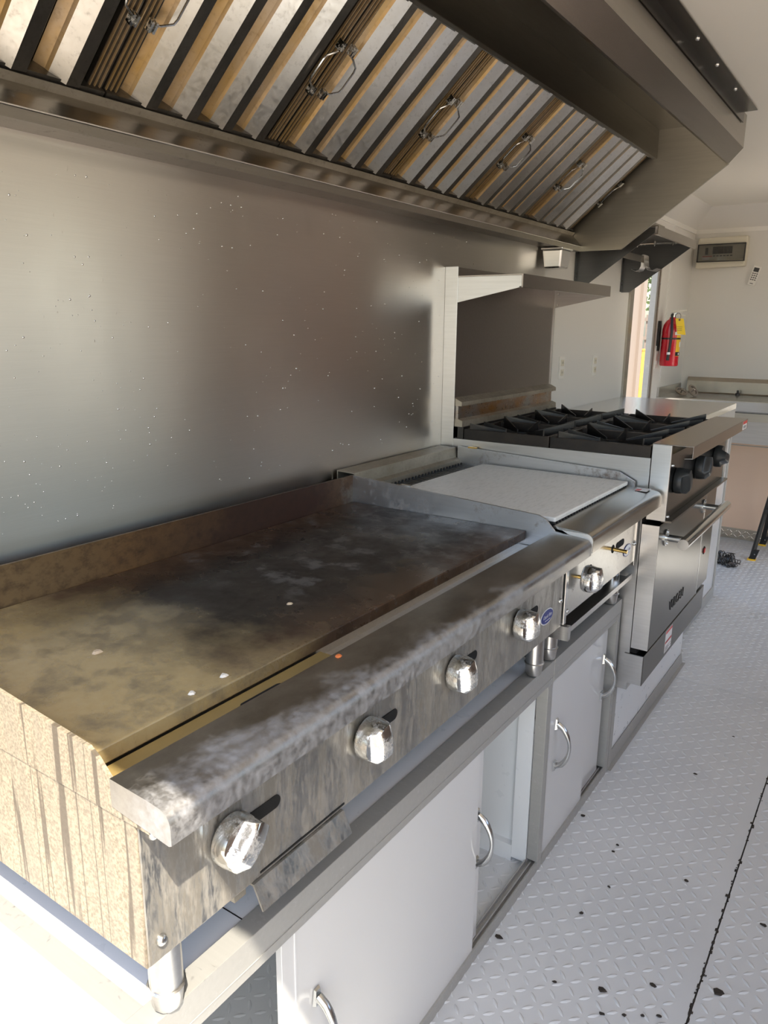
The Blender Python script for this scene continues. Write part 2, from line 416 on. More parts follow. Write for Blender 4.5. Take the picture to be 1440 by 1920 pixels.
def floor_mat():
    m, nt, b = nodes('painted_tread_plate')
    n1 = noise(nt, coords(nt), 1.6, 6, 0.6); n2 = noise(nt, coords(nt), 45, 4, 0.7)
    c = mix(nt, ramp(nt, n1, [(0.35, 0.0), (0.65, 1.0)]), (0.62, 0.64, 0.655), (0.69, 0.71, 0.72))
    c = mix(nt, ramp(nt, n2, [(0.735, 0.0), (0.76, 0.9)]), c, (0.16, 0.15, 0.14))
    lk(nt, c, b.inputs['Base Color']); lk(nt, ramp(nt, n1, [(0.3, 0.26), (0.7, 0.42)]), b.inputs['Roughness'])
    return m
M['floor'] = floor_mat()
M['floor_base'] = plain('seam_dirt', (0.05, 0.045, 0.04), 0.9)

def board_mat():
    m, nt, b = nodes('scored_white_board')
    n = noise(nt, coords(nt, (26, 5, 1)), 5, 6, 0.7)
    lk(nt, mix(nt, ramp(nt, n, [(0.5, 0.0), (0.7, 0.8)]), (0.90, 0.90, 0.87), (0.68, 0.69, 0.65)), b.inputs['Base Color'])
    b.inputs['Roughness'].default_value = 0.45; bump(nt, b, n, 0.15, 0.0006); return m
M['board'] = board_mat()

def door_mat():
    m, nt, b = nodes('wet_white_laminate')
    n = noise(nt, coords(nt), 130, 2, 0.5)
    sp = ramp(nt, n, [(0.74, 0.0), (0.77, 1.0)])
    b.inputs['Base Color'].default_value = (0.67, 0.67, 0.665, 1); b.inputs['Roughness'].default_value = 0.13; b.inputs['Coat Weight'].default_value = 0.4
    bump(nt, b, sp, 0.25, 0.001); lk(nt, ramp(nt, noise(nt, coords(nt), 6), [(0.3, 0.10), (0.7, 0.2)]), b.inputs['Roughness']); return m
M['door'] = door_mat()

def grease(name, c1, c2, metal, rough):
    m, nt, b = nodes(name)
    n1 = noise(nt, coords(nt, (1, 0.6, 1)), 9, 6, 0.65); n2 = noise(nt, coords(nt), 90, 4, 0.7)
    c = mix(nt, ramp(nt, n1, [(0.35, 0.0), (0.65, 1.0)]), c1, c2)
    c = mix(nt, ramp(nt, n2, [(0.55, 0.0), (0.8, 0.5)]), c, tuple(x*0.4 for x in c1))
    lk(nt, c, b.inputs['Base Color']); b.inputs['Metallic'].default_value = metal
    lk(nt, ramp(nt, n2, [(0.3, rough-0.06), (0.7, rough+0.1)]), b.inputs['Roughness']); return m
M['baffle'] = grease('galvanised_baffle', (0.62, 0.60, 0.55), (0.75, 0.74, 0.71), 1.0, 0.34)
M['baffle_side'] = grease('grease_gilded_baffle_side', (0.42, 0.27, 0.09), (0.45, 0.35, 0.24), 0.55, 0.38)
M['baffle_back'] = grease('dark_shaded_baffle', (0.07, 0.068, 0.062), (0.14, 0.13, 0.115), 0.8, 0.36)  # dark rear baffles; also painted shade on the front baffles' flat and right faces
M['heat_stain'] = grease('heat_stained_steel', (0.42, 0.20, 0.05), (0.36, 0.35, 0.34), 0.9, 0.3)
M['ledge_tan'] = grease('greasy_ledge_steel', (0.30, 0.27, 0.21), (0.45, 0.41, 0.34), 0.7, 0.4)
M['grate_skirt'] = grease('burnt_iron_frame', (0.012, 0.010, 0.009), (0.035, 0.027, 0.021), 0.1, 0.45)
M['tread_alu'] = plain('bright_tread_aluminium', (0.62, 0.56, 0.47), 0.3, 1.0)

# ------------------------------------------------------------------ the shell
WX, RX = -0.03, 2.20        # inner faces of the left and right wall
Y0, Y1 = -0.12, 5.58        # rear opening, far wall
ZC = 2.20                   # ceiling
T = 0.018
floor = struct('floor', MB().box(WX-T, RX+T, Y0-0.02, Y1+T, -0.08, -0.006), M['floor_base'])
plates = []
for x0, x1, y0, y1 in ((WX, 1.088, Y0, 3.088), (1.092, RX, Y0, 3.088), (WX, RX, 3.092, Y1)):
    plates.append((part('floor_plate', MB().box(x0, x1, y0, y1, -0.006, 0.0), M['floor'], floor), x0, x1, y0, y1))
def lug_mesh(ang):
    mb = MB(); L, Wd, H = 0.0142, 0.0048, 0.0024
    base = []
    for k in range(8):
        a = 2*PI*k/8; ca, sa = math.cos(a), math.sin(a)
        base.append((L*ca, Wd*sa*(1-0.25*abs(ca)), 0.0))
    topv = [(p[0]*0.62, p[1]*0.45, H) for p in base]
    v = base+topv
    f = [(i, (i+1) % 8, 8+(i+1) % 8, 8+i) for i in range(8)]+[tuple(range(8, 16))]
    R = Matrix.Rotation(ang, 3, 'Z')
    mb.add([R @ Vector(p) for p in v], f)
    return mb
lugA, lugB = lug_mesh(math.radians(45)), lug_mesh(math.radians(-45))
pitch = 0.031
def lug_spots(x0, x1, y0, y1):
    out = []
    for i in range(int((x1-x0)/pitch)):
        for j in range(int((y1-y0)/pitch)):
            out.append((x0+(i+0.5)*pitch, y0+(j+0.5)*pitch, (i+j) % 2))
    return out
allspots = []
for k, (pl, x0, x1, y0, y1) in enumerate(plates):
    for s in lug_spots(x0+0.006, x1-0.006, y0+0.006, y1-0.006): allspots.append((k, s))
cand = []
for n, (k, s) in enumerate(allspots):
    if s[0] < 0.68: continue
    p = project((s[0], s[1], 0))
    if 0 < p[0] < 1440 and 0 < p[1] < 1915: cand.append((p[2], n))
cand.sort(); near = set(n for _, n in cand[:300])
lmA, lmB = lugA.mesh('tread_lug', smooth=0.9), lugB.mesh('tread_lug', smooth=0.9)
setmats(lmA, M['floor']); setmats(lmB, M['floor'])
rest = [MB() for _ in plates]
for n, (k, s) in enumerate(allspots):
    if n in near:
        place('tread_lug', lmB if s[2] else lmA, plates[k][0], (s[0], s[1], 0.0))
    else:
        src = lugB if s[2] else lugA
        rest[k].add([(v[0]+s[0], v[1]+s[1], v[2]) for v in src.v], src.f)
for k, r in enumerate(rest):
    o = part('tread_pattern', r, M['floor'], plates[k][0], smooth=0.9, kind='stuff')

# left wall with its doorway (y 4.29..4.74, z 0..1.95)
DY0, DY1, DZ = 4.29, 4.725, 1.97
wl = MB(); wl.box(WX-T, WX, Y0, DY0, 0, ZC); wl.box(WX-T, WX, DY1, Y1+T, 0, ZC); wl.box(WX-T, WX, DY0, DY1, DZ, ZC)
wall_left = struct('wall_left', wl, M['wall_white'])
# brushed stainless sheet behind the cooking line
ss = bpy.data.meshes.new('stainless_sheet')
sx = WX+0.004
ss.from_pydata([(sx, Y0, 0.5), (sx, 3.07, 0.5), (sx, 3.07, 1.86), (sx, Y0, 1.86), (WX, Y0, 0.5), (WX, 3.07, 0.5), (WX, 3.07, 1.86), (WX, Y0, 1.86)], [],
               [(0, 1, 2, 3), (4, 7, 6, 5), (1, 5, 6, 2), (0, 3, 7, 4), (3, 2, 6, 7), (0, 4, 5, 1)])
uv = ss.uv_layers.new(name='brush')
for l in ss.loops:
    c = ss.vertices[l.vertex_index].co; uv.data[l.index].uv = (c.z, c.y)
ss.materials.append(M['wall_steel'])
so = bpy.data.objects.new('stainless_sheet', ss); COL.objects.link(so); so.parent = wall_left
so['label'] = 'brushed stainless wall sheet'
part('seam_strip', MB().box(WX, WX+0.004, 5.02, 5.024, 1.1, ZC-0.14), M['sealant'], wall_left)
drops = MB()
for i in range(420):
    y = 0.66+random.random()**1.5*1.9; z = 1.06+random.random()*0.66
    r = 0.0009+0.0014*random.random()**2
    drops.lathe([(r, 0), (r*0.8, r*0.6), (r*0.3, r*0.9)], (sx, y, z), axis=0, n=6)
o = part('water_droplets', drops, M['chrome_bar'], wall_left, kind='stuff', smooth=1.2)

wf = struct('wall_far', MB().box(WX-T, RX+T, Y1, Y1+T, 0, ZC), M['wall_white'])
part('glow_painted_panel', MB().box(WX, RX, Y1-0.004, Y1, 0.0, 0.655), M['peach'], wf)  # peach colour stands in for warm light bounced onto the wall
part('glow_painted_panel', MB().box(WX, RX, Y1-0.004, Y1, 0.661, 0.98), M['peach'], wf)
part('wall_seam', MB().box(WX, RX, Y1-0.002, Y1, 0.655, 0.661), M['frame_alu'], wf)
# right wall: serving window (y 1.15..3.05) and side door (y 4.15..5.15)
wr = MB(); wr.box(RX, RX+T, Y0, 1.15, 0, ZC); wr.box(RX, RX+T, 1.15, 3.05, 0, 1.0); wr.box(RX, RX+T, 1.15, 3.05, 1.93, ZC)
wr.box(RX, RX+T, 3.05, 3.65, 0, ZC); wr.box(RX, RX+T, 3.65, 4.8, 2.08, ZC); wr.box(RX, RX+T, 4.8, Y1+T, 0, ZC)
struct('wall_right', wr, M['wall_brown'])
struct('ceiling', MB().box(WX-T, RX+T, Y0, Y1+T, ZC, ZC+T), M['ceil_white'])
t1 = struct('trim_1', MB().prism([(WX, 2.065), (WX, ZC), (0.08, ZC)], 1, 3.28, Y1, 0), M['wall_white'], label='sloped white cove panel over the left wall')
t2 = struct('trim_2', MB().prism([(Y1, 2.065), (Y1, ZC), (Y1-0.11, ZC)], 0, WX, RX), M['wall_white'], label='sloped white cove panel over the far wall')
t3 = struct('trim_3', MB().box(WX, RX, Y1-0.006, Y1, 2.045, 2.075), M['plastic_white'], label='white joint strip under the far cove')
struct('trim_4', MB().box(WX, WX+0.006, 3.28, Y1, 2.045, 2.075), M['plastic_white'], label='white joint strip under the left cove')
# tread plate kick board on the far wall
kb = struct('baseboard_far', MB().box(WX, RX, Y1-0.010, Y1-0.004, 0, 0.075), M['tread_alu'])
km = MB(); km.add([(-0.014, 0, -0.003), (0.014, 0, -0.003), (0.014, 0, 0.003), (-0.014, 0, 0.003), (-0.007, -0.002, 0), (0.007, -0.002, 0)], [(0, 1, 5, 4), (1, 2, 5), (2, 3, 4, 5), (3, 0, 4)])
kme = km.mesh('kick_lug'); setmats(kme, M['tread_alu'])
for i in range(40):
    for j in range(2):
        place('kick_lug', kme, kb, (0.02+i*0.028, Y1-0.010, 0.022+j*0.028), (0, math.radians(45 if (i+j) % 2 else -45), 0))
# left doorway: jambs, leaf edge
dr = struct('door_1', MB().box(WX-T-0.004, WX+0.012, DY0-0.055, DY0+0.006, 0, DZ), M['steel_hood'], label='aluminium framed doorway in the left wall')
part('jamb', MB().box(WX-T-0.004, WX+0.012, DY1-0.006, DY1+0.03, 0, DZ), M['frame_alu'], dr)
part('jamb_edge', MB().box(WX-0.01, WX+0.018, DY1+0.03, DY1+0.05, 0, DZ), M['ext_white'], dr)
part('jamb_seal', MB().box(WX, WX+0.014, DY1+0.05, DY1+0.065, 0, DZ), M['black'], dr)
part('head', MB().box(WX-T-0.004, WX+0.012, DY0-0.055, DY1+0.05, DZ-0.006, DZ+0.04), M['steel_hood'], dr)
for z in (1.55, 1.62, 1.69):
    part('screw', MB().lathe([(0.005, 0), (0.003, 0.003)], (WX+0.018, DY1+0.04, z), axis=0, n=8), M['zinc'], dr)

# ------------------------------------------------------------------ outside
single('ground', MB().box(-40, 40, -40, 60, -0.80, -0.70), M['ground'], 'pale concrete ground outside the trailer', None, kind='structure')

# ------------------------------------------------------------------ extraction hood
HY0, HY1 = -0.06, 3.265
hood = thing('extraction_hood', 'long stainless steel extraction hood over the griddle and range', 'hood', (0.3, 1.6, 1.745))
part('grease_gutter', MB().sheet([(WX, 1.749), (0.05, 1.747), (0.05, 1.765), (0.028, 1.794), (0.012, 1.812)], 1, HY0, HY1, 0.0025), M['steel_gutter'], hood)
part('gutter_lip', MB().tube([(0.05, HY0, 1.766), (0.05, HY1, 1.766)], 0.0022, 6), M['steel_clean'], hood, smooth=1)
part('filter_ledge', MB().sheet([(-0.005, 1.812), (0.012, 1.812), (0.022, 1.824)], 1, HY0, HY1-0.01, 0.002), M['ledge_tan'], hood)
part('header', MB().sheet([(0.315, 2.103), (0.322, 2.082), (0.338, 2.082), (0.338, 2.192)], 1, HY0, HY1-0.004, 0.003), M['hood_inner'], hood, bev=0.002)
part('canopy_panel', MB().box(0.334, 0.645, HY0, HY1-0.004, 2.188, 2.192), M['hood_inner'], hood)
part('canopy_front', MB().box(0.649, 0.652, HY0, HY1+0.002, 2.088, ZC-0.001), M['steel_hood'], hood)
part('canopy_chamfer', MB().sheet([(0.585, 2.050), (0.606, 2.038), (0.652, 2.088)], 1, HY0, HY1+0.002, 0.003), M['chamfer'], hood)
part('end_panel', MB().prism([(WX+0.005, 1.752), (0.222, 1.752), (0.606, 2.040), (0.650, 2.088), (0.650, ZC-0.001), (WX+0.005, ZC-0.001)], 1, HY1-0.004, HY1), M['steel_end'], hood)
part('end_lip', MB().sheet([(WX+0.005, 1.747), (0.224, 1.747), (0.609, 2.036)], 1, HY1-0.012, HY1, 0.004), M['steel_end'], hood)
part('back_panel', MB().box(WX+0.0045, WX+0.007, HY0, HY1-0.004, 1.752, ZC-0.001), M['baffle_back'], hood)
part('plenum_top', MB().box(WX+0.007, 0.334, HY0, HY1-0.004, 2.188, 2.192), M['baffle_back'], hood)
ang = part('ceiling_angle', MB().sheet([(0.654, 2.158), (0.654, 2.196), (0.700, 2.196)], 1, HY0, 3.19, -0.003), M['range_dark'], hood, label='dark bolted angle along the ceiling')
for y in (0.35, 0.85, 1.35, 1.85, 2.35, 2.60, 2.88):
    part('bolt', MB().lathe([(0.007, 0), (0.006, -0.004), (0.003, -0.006)], (0.681, y, 2.193), n=10), M['zinc'], ang, smooth=0.8)

# grease filters: width along y, height along the slope
U = Vector((0.32, 0, 0.272)).normalized(); Nn = Vector((U.z, 0, -U.x))
FW, FH = 0.455, 0.418
def filter_parts():
    P = {}
    fr = MB()
    P['frame'] = [MB().box(0, FW, 0, 0.016, -0.045, 0.0), MB().box(0, FW, FH-0.016, FH, -0.045, 0.0)]
    sf = []
    for s in (0, 1):
        f = MB(); a0, a1 = (0, 0.03) if s == 0 else (FW-0.03, FW)
        f.box(a0, a1, 0.0, FH, -0.045, -0.012)
        for q in (0.002, 0.012, 0.022):
            f.box(a0+q, a0+q+0.0022, 0.0, FH, -0.012, -0.0085, 1)
        sf.append(f)
    P['side'] = sf
    fb = []; n = 4; p = (FW-0.064)/n
    for i in range(n):
        a = 0.034+i*p+0.014; w = 0.046
        b = MB()
        # gilded left lip, bright slope, flat face and right wall with shade painted in (folded sheet)
        ln = [(a-0.010, -0.030), (a+0.006, -0.018), (a+0.010, -0.012), (a+0.036, 0.005), (a+0.062, 0.003), (a+0.070, -0.026)]
        for k in range(5):
            q0, q1 = ln[k], ln[k+1]
            mi = (1, 1, 0, 2, 2)[k]
            b.prism([(q0[0], q0[1]), (q1[0], q1[1]), (q1[0], q1[1]-0.0015), (q0[0]+0.0015, q0[1]-0.0015)], 1, 0.012, FH-0.012, mi)
        fb.append(b)
    P['front'] = fb
    rb = []
    for i in range(n+1):
        a = 0.034+(i-0.5)*p+0.018+0.036; w = 0.058
        a0, a1 = max(0.028, a-w/2), min(FW-0.028, a+w/2)
        b = MB(); b.box(a0, a1, 0.012, FH-0.012, -0.044, -0.042)
        b.box(a0, a0+0.0015, 0.012, FH-0.012, -0.044, -0.026); b.box(a1-0.0015, a1, 0.012, FH-0.012, -0.044, -0.026)
        rb.append(b)
    P['rear'] = rb
    hd = []
    for s in (0, 1):
        a = 0.017 if s == 0 else FW-0.017; d = 0.030 if s == 0 else -0.030
        h = MB(); c = 0.006
        h.tube([(a, 0.150, c-0.004), (a, 0.163, c), (a+d*0.35, 0.168, c+0.004), (a+d, 0.180, c+0.006), (a+d*1.1, 0.19, c+0.006), (a+d*1.1, 0.232, c+0.006), (a+d, 0.242, c+0.006), (a+d*0.35, 0.254, c+0.004), (a, 0.259, c), (a, 0.272, c-0.004)], 0.0023, 6)
        for bb in (0.150, 0.258):
            h.box(a-0.007, a-0.002, bb, bb+0.020, -0.004, 0.010, 1); h.box(a+0.002, a+0.007, bb, bb+0.020, -0.004, 0.010, 1)
        hd.append(h)
    P['handle'] = hd
    return P
FP = filter_parts()
FM = {'end_channel': [(f.mesh('end_channel'), [M['baffle_back']]) for f in FP['frame']],
      'side_flange': [(f.mesh('side_flange'), [M['baffle_back'], M['baffle_side']]) for f in FP['side']],
      'front_baffle': [(f.mesh('front_baffle'), [M['baffle'], M['baffle_side'], M['baffle_back']]) for f in FP['front']],
      'rear_baffle': [(f.mesh('rear_baffle'), [M['baffle_back']]) for f in FP['rear']],
      'bail_handle': [(f.mesh('bail_handle', smooth=0.8), [M['zinc'], M['chrome']]) for f in FP['handle']]}
for lst in FM.values():
    for me, mats in lst: setmats(me, mats)
where = ['nearest the rear opening, outside the photo', 'cut by the left edge of the photo', 'second in the row from the left edge of the photo', 'third in the row, above the griddle\'s right half',
         'fourth in the row, above the cutting board', 'fifth in the row, above the range\'s near burners', 'last in the row, beside the hood\'s end panel']
for i in range(7):
    y = 0.021+0.459*i
    f = thing('baffle_filter', 'greasy steel baffle grease filter, '+where[i], 'grease filter', (0.0105, y, 1.823), 'grease filters in the hood')
    f.matrix_world = Matrix(((0, U.x, Nn.x, 0.0105), (1, 0, 0, y), (0, U.z, Nn.z, 1.823), (0, 0, 0, 1)))
    for nm, lst in FM.items():
        for me, _ in lst:
            o = bpy.data.objects.new(nm, me); COL.objects.link(o); o.parent = f

cup = thing('grease_cup', 'small stainless grease cup hanging under the hood gutter', 'grease cup', (0.028, 3.06, 1.665))
cm = MB(); cm.prism([(-0.02, 3.00), (0.072, 3.00), (0.072, 3.115), (-0.02, 3.115)], 2, 1.736, 1.744)
part('rim', cm, M['steel_clean'], cup, bev=0.002)
b0 = [(-0.008, 3.012), (0.060, 3.012), (0.060, 3.103), (-0.008, 3.103)]; b1 = [(-0.016, 3.004), (0.068, 3.004), (0.068, 3.111), (-0.016, 3.111)]
part('bowl', MB().add([(x, y, 1.665) for x, y in b0]+[(x, y, 1.737) for x, y in b1], [(3, 2, 1, 0), (0, 1, 5, 4), (1, 2, 6, 5), (2, 3, 7, 6), (3, 0, 4, 7), (4, 5, 6, 7)]), M['steel_clean'], cup, bev=0.006)

# ------------------------------------------------------------------ knobs
def knob_mesh(name, mats, R=0.034, H=0.046, ridge=0.011):
    mb = MB(); n = 48; rings = []
    prof = [(R*0.93, 0.0), (R, 0.004), (R*0.985, 0.018), (R*0.95, 0.024)]
    v = []
    for r, h in prof:
        v += [(h, r*math.cos(2*PI*j/n), r*math.sin(2*PI*j/n)) for j in range(n)]
    inner = [0.94, 0.92, 0.88, 0.82, 0.75, 0.67, 0.59, 0.51, 0.43, 0.35, 0.27, 0.19, 0.10, 0.04]
    for k in inner:
        for j in range(n):
            y = R*k*math.cos(2*PI*j/n); z = R*k*math.sin(2*PI*j/n)
            dome = H-0.006*(k**2)-(0.012 if z < -R*0.55 else 0)*((-z/R-0.55)/0.45 if z < -R*0.55 else 0)
            d = max(0.0, min(1.0, (abs(y+0.004)-ridge)/0.009)); d = d*d*(3-2*d)
            side = 0.026-0.004*(1-k)
            if y < 0: side = 0.024
            v.append((dome*(1-d)+side*d, y, z))
    tot = len(prof)+len(inner)
    f = [(i*n+j, i*n+(j+1) % n, (i+1)*n+(j+1) % n, (i+1)*n+j) for i in range(tot-1) for j in range(n)]
    f += [tuple(range(n-1, -1, -1)), tuple(range((tot-1)*n, tot*n))]
    mb.add(v, f); me = mb.mesh(name, smooth=1.1); setmats(me, mats); return me
KN = knob_mesh('control_knob', [M['chrome']])
KB = knob_mesh('control_knob', [M['knob_black']], 0.040, 0.048, 0.013)
def slot_mesh():
    mb = MB(); pts = []
    L, r = 0.026, 0.0095
    for k in range(9): a = -PI/2+PI*k/8; pts.append((L+r*math.cos(a), r*math.sin(a)))
    for k in range(9): a = PI/2+PI*k/8; pts.append((-L+r*math.cos(a), r*math.sin(a)))
    mb.prism(pts, 0, -0.001, 0.0006); me = mb.mesh('pilot_slot'); setmats(me, M['black_hole']); return me
SL = slot_mesh()
def badge(parent, loc, ring, fill, ink):
    n = 28; mb = MB()
    def ell(a, b): return [(a*math.cos(2*PI*k/n), b*math.sin(2*PI*k/n)) for k in range(n)]
    mb.prism(ell(0.036, 0.0185), 0, 0.0, 0.0012, 0); mb.prism(ell(0.0335, 0.0163), 0, 0.0012, 0.0018, 1)
    me = mb.mesh('badge'); setmats(me, [ring, fill])
    o = place('badge', me, parent, loc, label='oval maker badge')
    tm = text_mesh('Cook Rite', 0.0118, 0.35); setmats(tm, ink)
    mt = Matrix(((0, 0, 1, loc[0]+0.0022), (1, 0, 0, loc[1]), (0, 1, 0, loc[2]+0.001), (0, 0, 0, 1)))
    t = bpy.data.objects.new('lettering', tm); COL.objects.link(t); t.parent = o
    t.matrix_local = Matrix(((0, 0, 1, 0.0022), (1, 0, 0, 0), (0, 1, 0, 0.0012), (0, 0, 0, 1)))
    uw = MB(); uw.box(0.0018, 0.0021, -0.012, 0.018, -0.0095, -0.0085)
    um = uw.mesh('underline'); setmats(um, ink); q = bpy.data.objects.new('underline', um); COL.objects.link(q); q.parent = o
    return o
def bolt(parent, loc, r=0.007):
    return part('bolt', MB().lathe([(r, 0), (r, 0.003), (r*0.8, 0.006), (r*0.3, 0.0075)], loc, axis=0, n=10), M['zinc'], parent, smooth=0.8)
def leg(parent, x, y, z0, z1, mt):
    l = part('leg', MB().lathe([(0.021, z1-z0), (0.021, 0.034), (0.024, 0.032)], (x, y, z0), n=16), mt, parent, smooth=0.7)
    part('foot', MB().lathe([(0.016, 0.0), (0.019, 0.004), (0.022, 0.030), (0.022, 0.034)], (x, y, z0), n=12), mt, l, smooth=0.7)
CT = 0.61       # height of the equipment counter

# ------------------------------------------------------------------ griddle
GA, GB = 0.418, 1.640
g = thing('griddle', 'wide countertop gas griddle with chrome knobs and a blackened plate', 'griddle', (0.38, 1.03, CT))
part('body', MB().box(0.06, 0.665, GA+0.012, GB-0.012, 0.735, 0.915), M['steel'], g)
part('front_panel', MB().box(0.665, 0.675, GA+0.004, GB-0.006, 0.728, 0.945), M['panel_dirty'], g, bev=0.002)
sp = part('side_panel', MB().box(0.05, 0.674, GA+0.002, GA+0.010, 0.728, 0.918), M['side'], g, bev=0.0015, label='left side coated in speckled grease with drips')
part('side_panel', MB().box(0.05, 0.674, GB-0.010, GB-0.002, 0.728, 0.918), M['steel'], g)
# plate: its own origin at the plate's back left corner so that the stain pattern follows it
pm = MB().box(0.0, 0.522, 0.0, GB-GA-0.016, -0.022, 0.0).mesh('griddle_plate'); setmats(pm, M['plate'])
po = place('griddle_plate', pm, g, (0.052, GA+0.008, 0.953), label='blackened cooking plate with a murky wet left end'); bevel(po, 0.002)
part('back_splash', MB().box(0.044, 0.050, GA+0.002, GB-0.002, 0.86, 1.027), M['splash'], g, label='heat-browned back splash')
splashL = [(0.044, 0.915), (0.044, 1.027), (0.604, 0.984), (0.618, 0.976), (0.640, 0.956), (0.70, 0.956), (0.70, 0.915)]
part('left_splash', MB().prism(splashL, 1, GA, GA+0.005), M['side'], g)
splashR = [(0.044, 0.90), (0.044, 1.027), (0.604, 0.996), (0.622, 0.988), (0.646, 0.962), (0.70, 0.956), (0.70, 0.90)]
part('right_splash', MB().prism(splashR, 1, GB-0.006, GB), M['splash_grey'], g, label='grey steel right splash with rust marks')
part('trough', MB().sheet([(0.572, 0.945), (0.572, 0.918), (0.626, 0.918), (0.640, 0.956)], 1, GA+0.005, GB-0.006, -0.003), M['steel'], g)
part('trough_water', MB().box(0.576, 0.627, GA+0.006, GA+0.43, 0.9185, 0.929), M['murk'], g, label='murky yellow water standing in the trough')
sl = MB(); 
pts = [(0.603+0.007*math.cos(a), 0.69+(0.034 if math.sin(a) > 0 else -0.034)+0.007*math.sin(a)) for a in [2*PI*k/20 for k in range(20)]]
sl.prism(pts, 2, 0.9292, 0.9298)
part('drain_slot', sl, M['black_hole'], g)
rl = [(0.640, 0.958)]+[(0.716+0.020*math.sin(a), 0.935+0.020*math.cos(a)) for a in [0.1+k*0.21 for k in range(8)]]+[(0.736, 0.920), (0.733, 0.917), (0.728, 0.917), (0.728, 0.925), (0.70, 0.925)]
rl_in = [(0.640, 0.953), (0.70, 0.950)]
rail = MB(); prof = [(0.640, 0.959), (0.700, 0.957)]+[(0.718+0.018*math.sin(a), 0.9375+0.018*math.cos(a)) for a in [0.15+k*0.2 for k in range(8)]]+[(0.736, 0.918), (0.732, 0.916), (0.640, 0.925)]
rail.prism(prof, 1, GA-0.001, GB-0.001)
part('front_rail', rail, M['rail'], g, smooth=0.5, label='rounded steel front rail with chalky residue')
for i, y in enumerate((0.548, 0.832, 1.104, 1.382)):
    k = place('control_knob', KN, g, (0.678, y, 0.822), (math.radians((-48, 4, 8, 2)[i]), 0, 0))
    place('pilot_slot', SL, g, (0.6755, y+(0.076, 0.072, 0.076, 0.088)[i]-0.018, 0.822))
badge(g, (0.6752, 1.543, 0.785), M['badge_white'], M['blue'], M['badge_white'])
for y, z in ((GA+0.022, 0.893), (GA+0.022, 0.755), (GB-0.022, 0.80)): bolt(g, (0.675, y, z))
dt = part('grease_drawer', MB().sheet([(0.60, 0.727), (0.678, 0.727), (0.694, 0.694)], 1, 0.585, 0.775, -0.003), M['panel_dirty'], g, label='lip of the grease drawer under the panel')
part('drawer_gap', MB().box(0.674, 0.6758, 0.60, 0.78, 0.733, 0.736), M['black_hole'], dt)
part('drawer_runner', MB().box(0.60, 0.668, 0.560, 0.580, 0.712, 0.728), M['ledge_tan'], dt)
for y in (GA+0.055, GB-0.055):
    for x in (0.635, 0.12): leg(g, x, y, CT+0.0025, 0.735, M['steel'])
def crumb(name, label, mt, px, py, z, r, cat='crumb'):
    mb = MB(); n = 7; base = []
    for k in range(n):
        a = 2*PI*k/n; q = r*(0.7+0.5*random.random()); base.append((px+q*math.cos(a), py+q*1.3*math.sin(a)))
    mb.add([(x, y, z) for x, y in base]+[(px+(x-px)*0.6, py+(y-py)*0.6, z+r*0.5) for x, y in base], [tuple(range(n-1, -1, -1)), tuple(range(n, 2*n))]+[(k, (k+1) % n, (k+1) % n+n, k+n) for k in range(n)])
    single(name, mb, mt, label, cat)
crumb('food_crumb', 'tan food crumb on the wet left end of the griddle plate', M['crumb_tan'], 0.342, 0.61, 0.9532, 0.007)
crumb('food_crumb', 'cream triangular crumb at the front edge of the griddle plate', M['crumb_white'], 0.552, 0.665, 0.9532, 0.006)
crumb('food_crumb', 'small white crumb at the plate\'s front edge, left of the cream crumb', M['crumb_white'], 0.555, 0.605, 0.9532, 0.005)
crumb('food_crumb', 'orange food crumb on the front rail beside the trough', M['crumb_orange'], 0.650, 0.80, 0.9588, 0.005)
crumb('food_crumb', 'pinkish crumb on the black middle of the griddle plate', M['crumb_tan'], 0.440, 0.93, 0.9532, 0.005)

# ------------------------------------------------------------------ charbroiler
CA, CB = 1.646, 2.236
c = thing('charbroiler', 'narrow countertop charbroiler with one chrome knob and a bare brass valve', 'charbroiler', (0.38, 1.94, CT))
part('body', MB().box(0.06, 0.655, CA+0.004, CB-0.004, 0.735, 0.90), M['steel'], c)
part('front_panel', MB().box(0.655, 0.672, CA+0.018, CB-0.004, 0.740, 0.945), M['panel_char'], c, bev=0.0015)
part('corner_post', MB().box(0.640, 0.678, CA+0.002, CA+0.018, 0.728, 0.945), M['steel_clean'], c, bev=0.0015)
part('corner_post', MB().box(0.640, 0.676, CB-0.014, CB-0.001, 0.728, 0.945), M['steel_clean'], c, bev=0.0015)
part('left_splash', MB().prism([(0.05, 0.90), (0.05, 1.020), (0.60, 0.992), (0.64, 0.962), (0.64, 0.90)], 1, CA, CA+0.004), M['splash_grey'], c)
part('right_splash', MB().prism([(0.05, 0.90), (0.05, 1.035), (0.605, 1.010), (0.655, 0.985), (0.655, 0.90)], 1, CB-0.006, CB), M['splash_grey'], c)
part('back_ledge', MB().sheet([(-0.018, 0.92), (-0.018, 1.032), (0.044, 1.030), (0.046, 0.997), (0.060, 0.990), (0.060, 0.960)], 1, CA+0.004, CB-0.006, -0.003), M['ledge_tan'], c)
part('fire_box', MB().sheet([(0.063, 0.955), (0.063, 0.92), (0.635, 0.92), (0.640, 0.955)], 1, CA+0.005, CB-0.007, -0.002), M['black_hole'], c)
nb = 30
bar = MB().prism([(-0.004, -0.016), (0.004, -0.016), (0.0065, 0.0), (-0.0065, 0.0)], 0, -0.285, 0.285).mesh('grate_bar'); setmats(bar, M['iron_bar'])
for i in range(nb):
    place('grate_bar', bar, c, (0.350, CA+0.018+(CB-CA-0.036)*i/(nb-1), 0.975))
nub = MB()
for i in range(nb): nub.lathe([(0.004, 0), (0.004, 0.006), (0.002, 0.008)], (0.072, CA+0.018+(CB-CA-0.036)*i/(nb-1), 0.974), n=6)
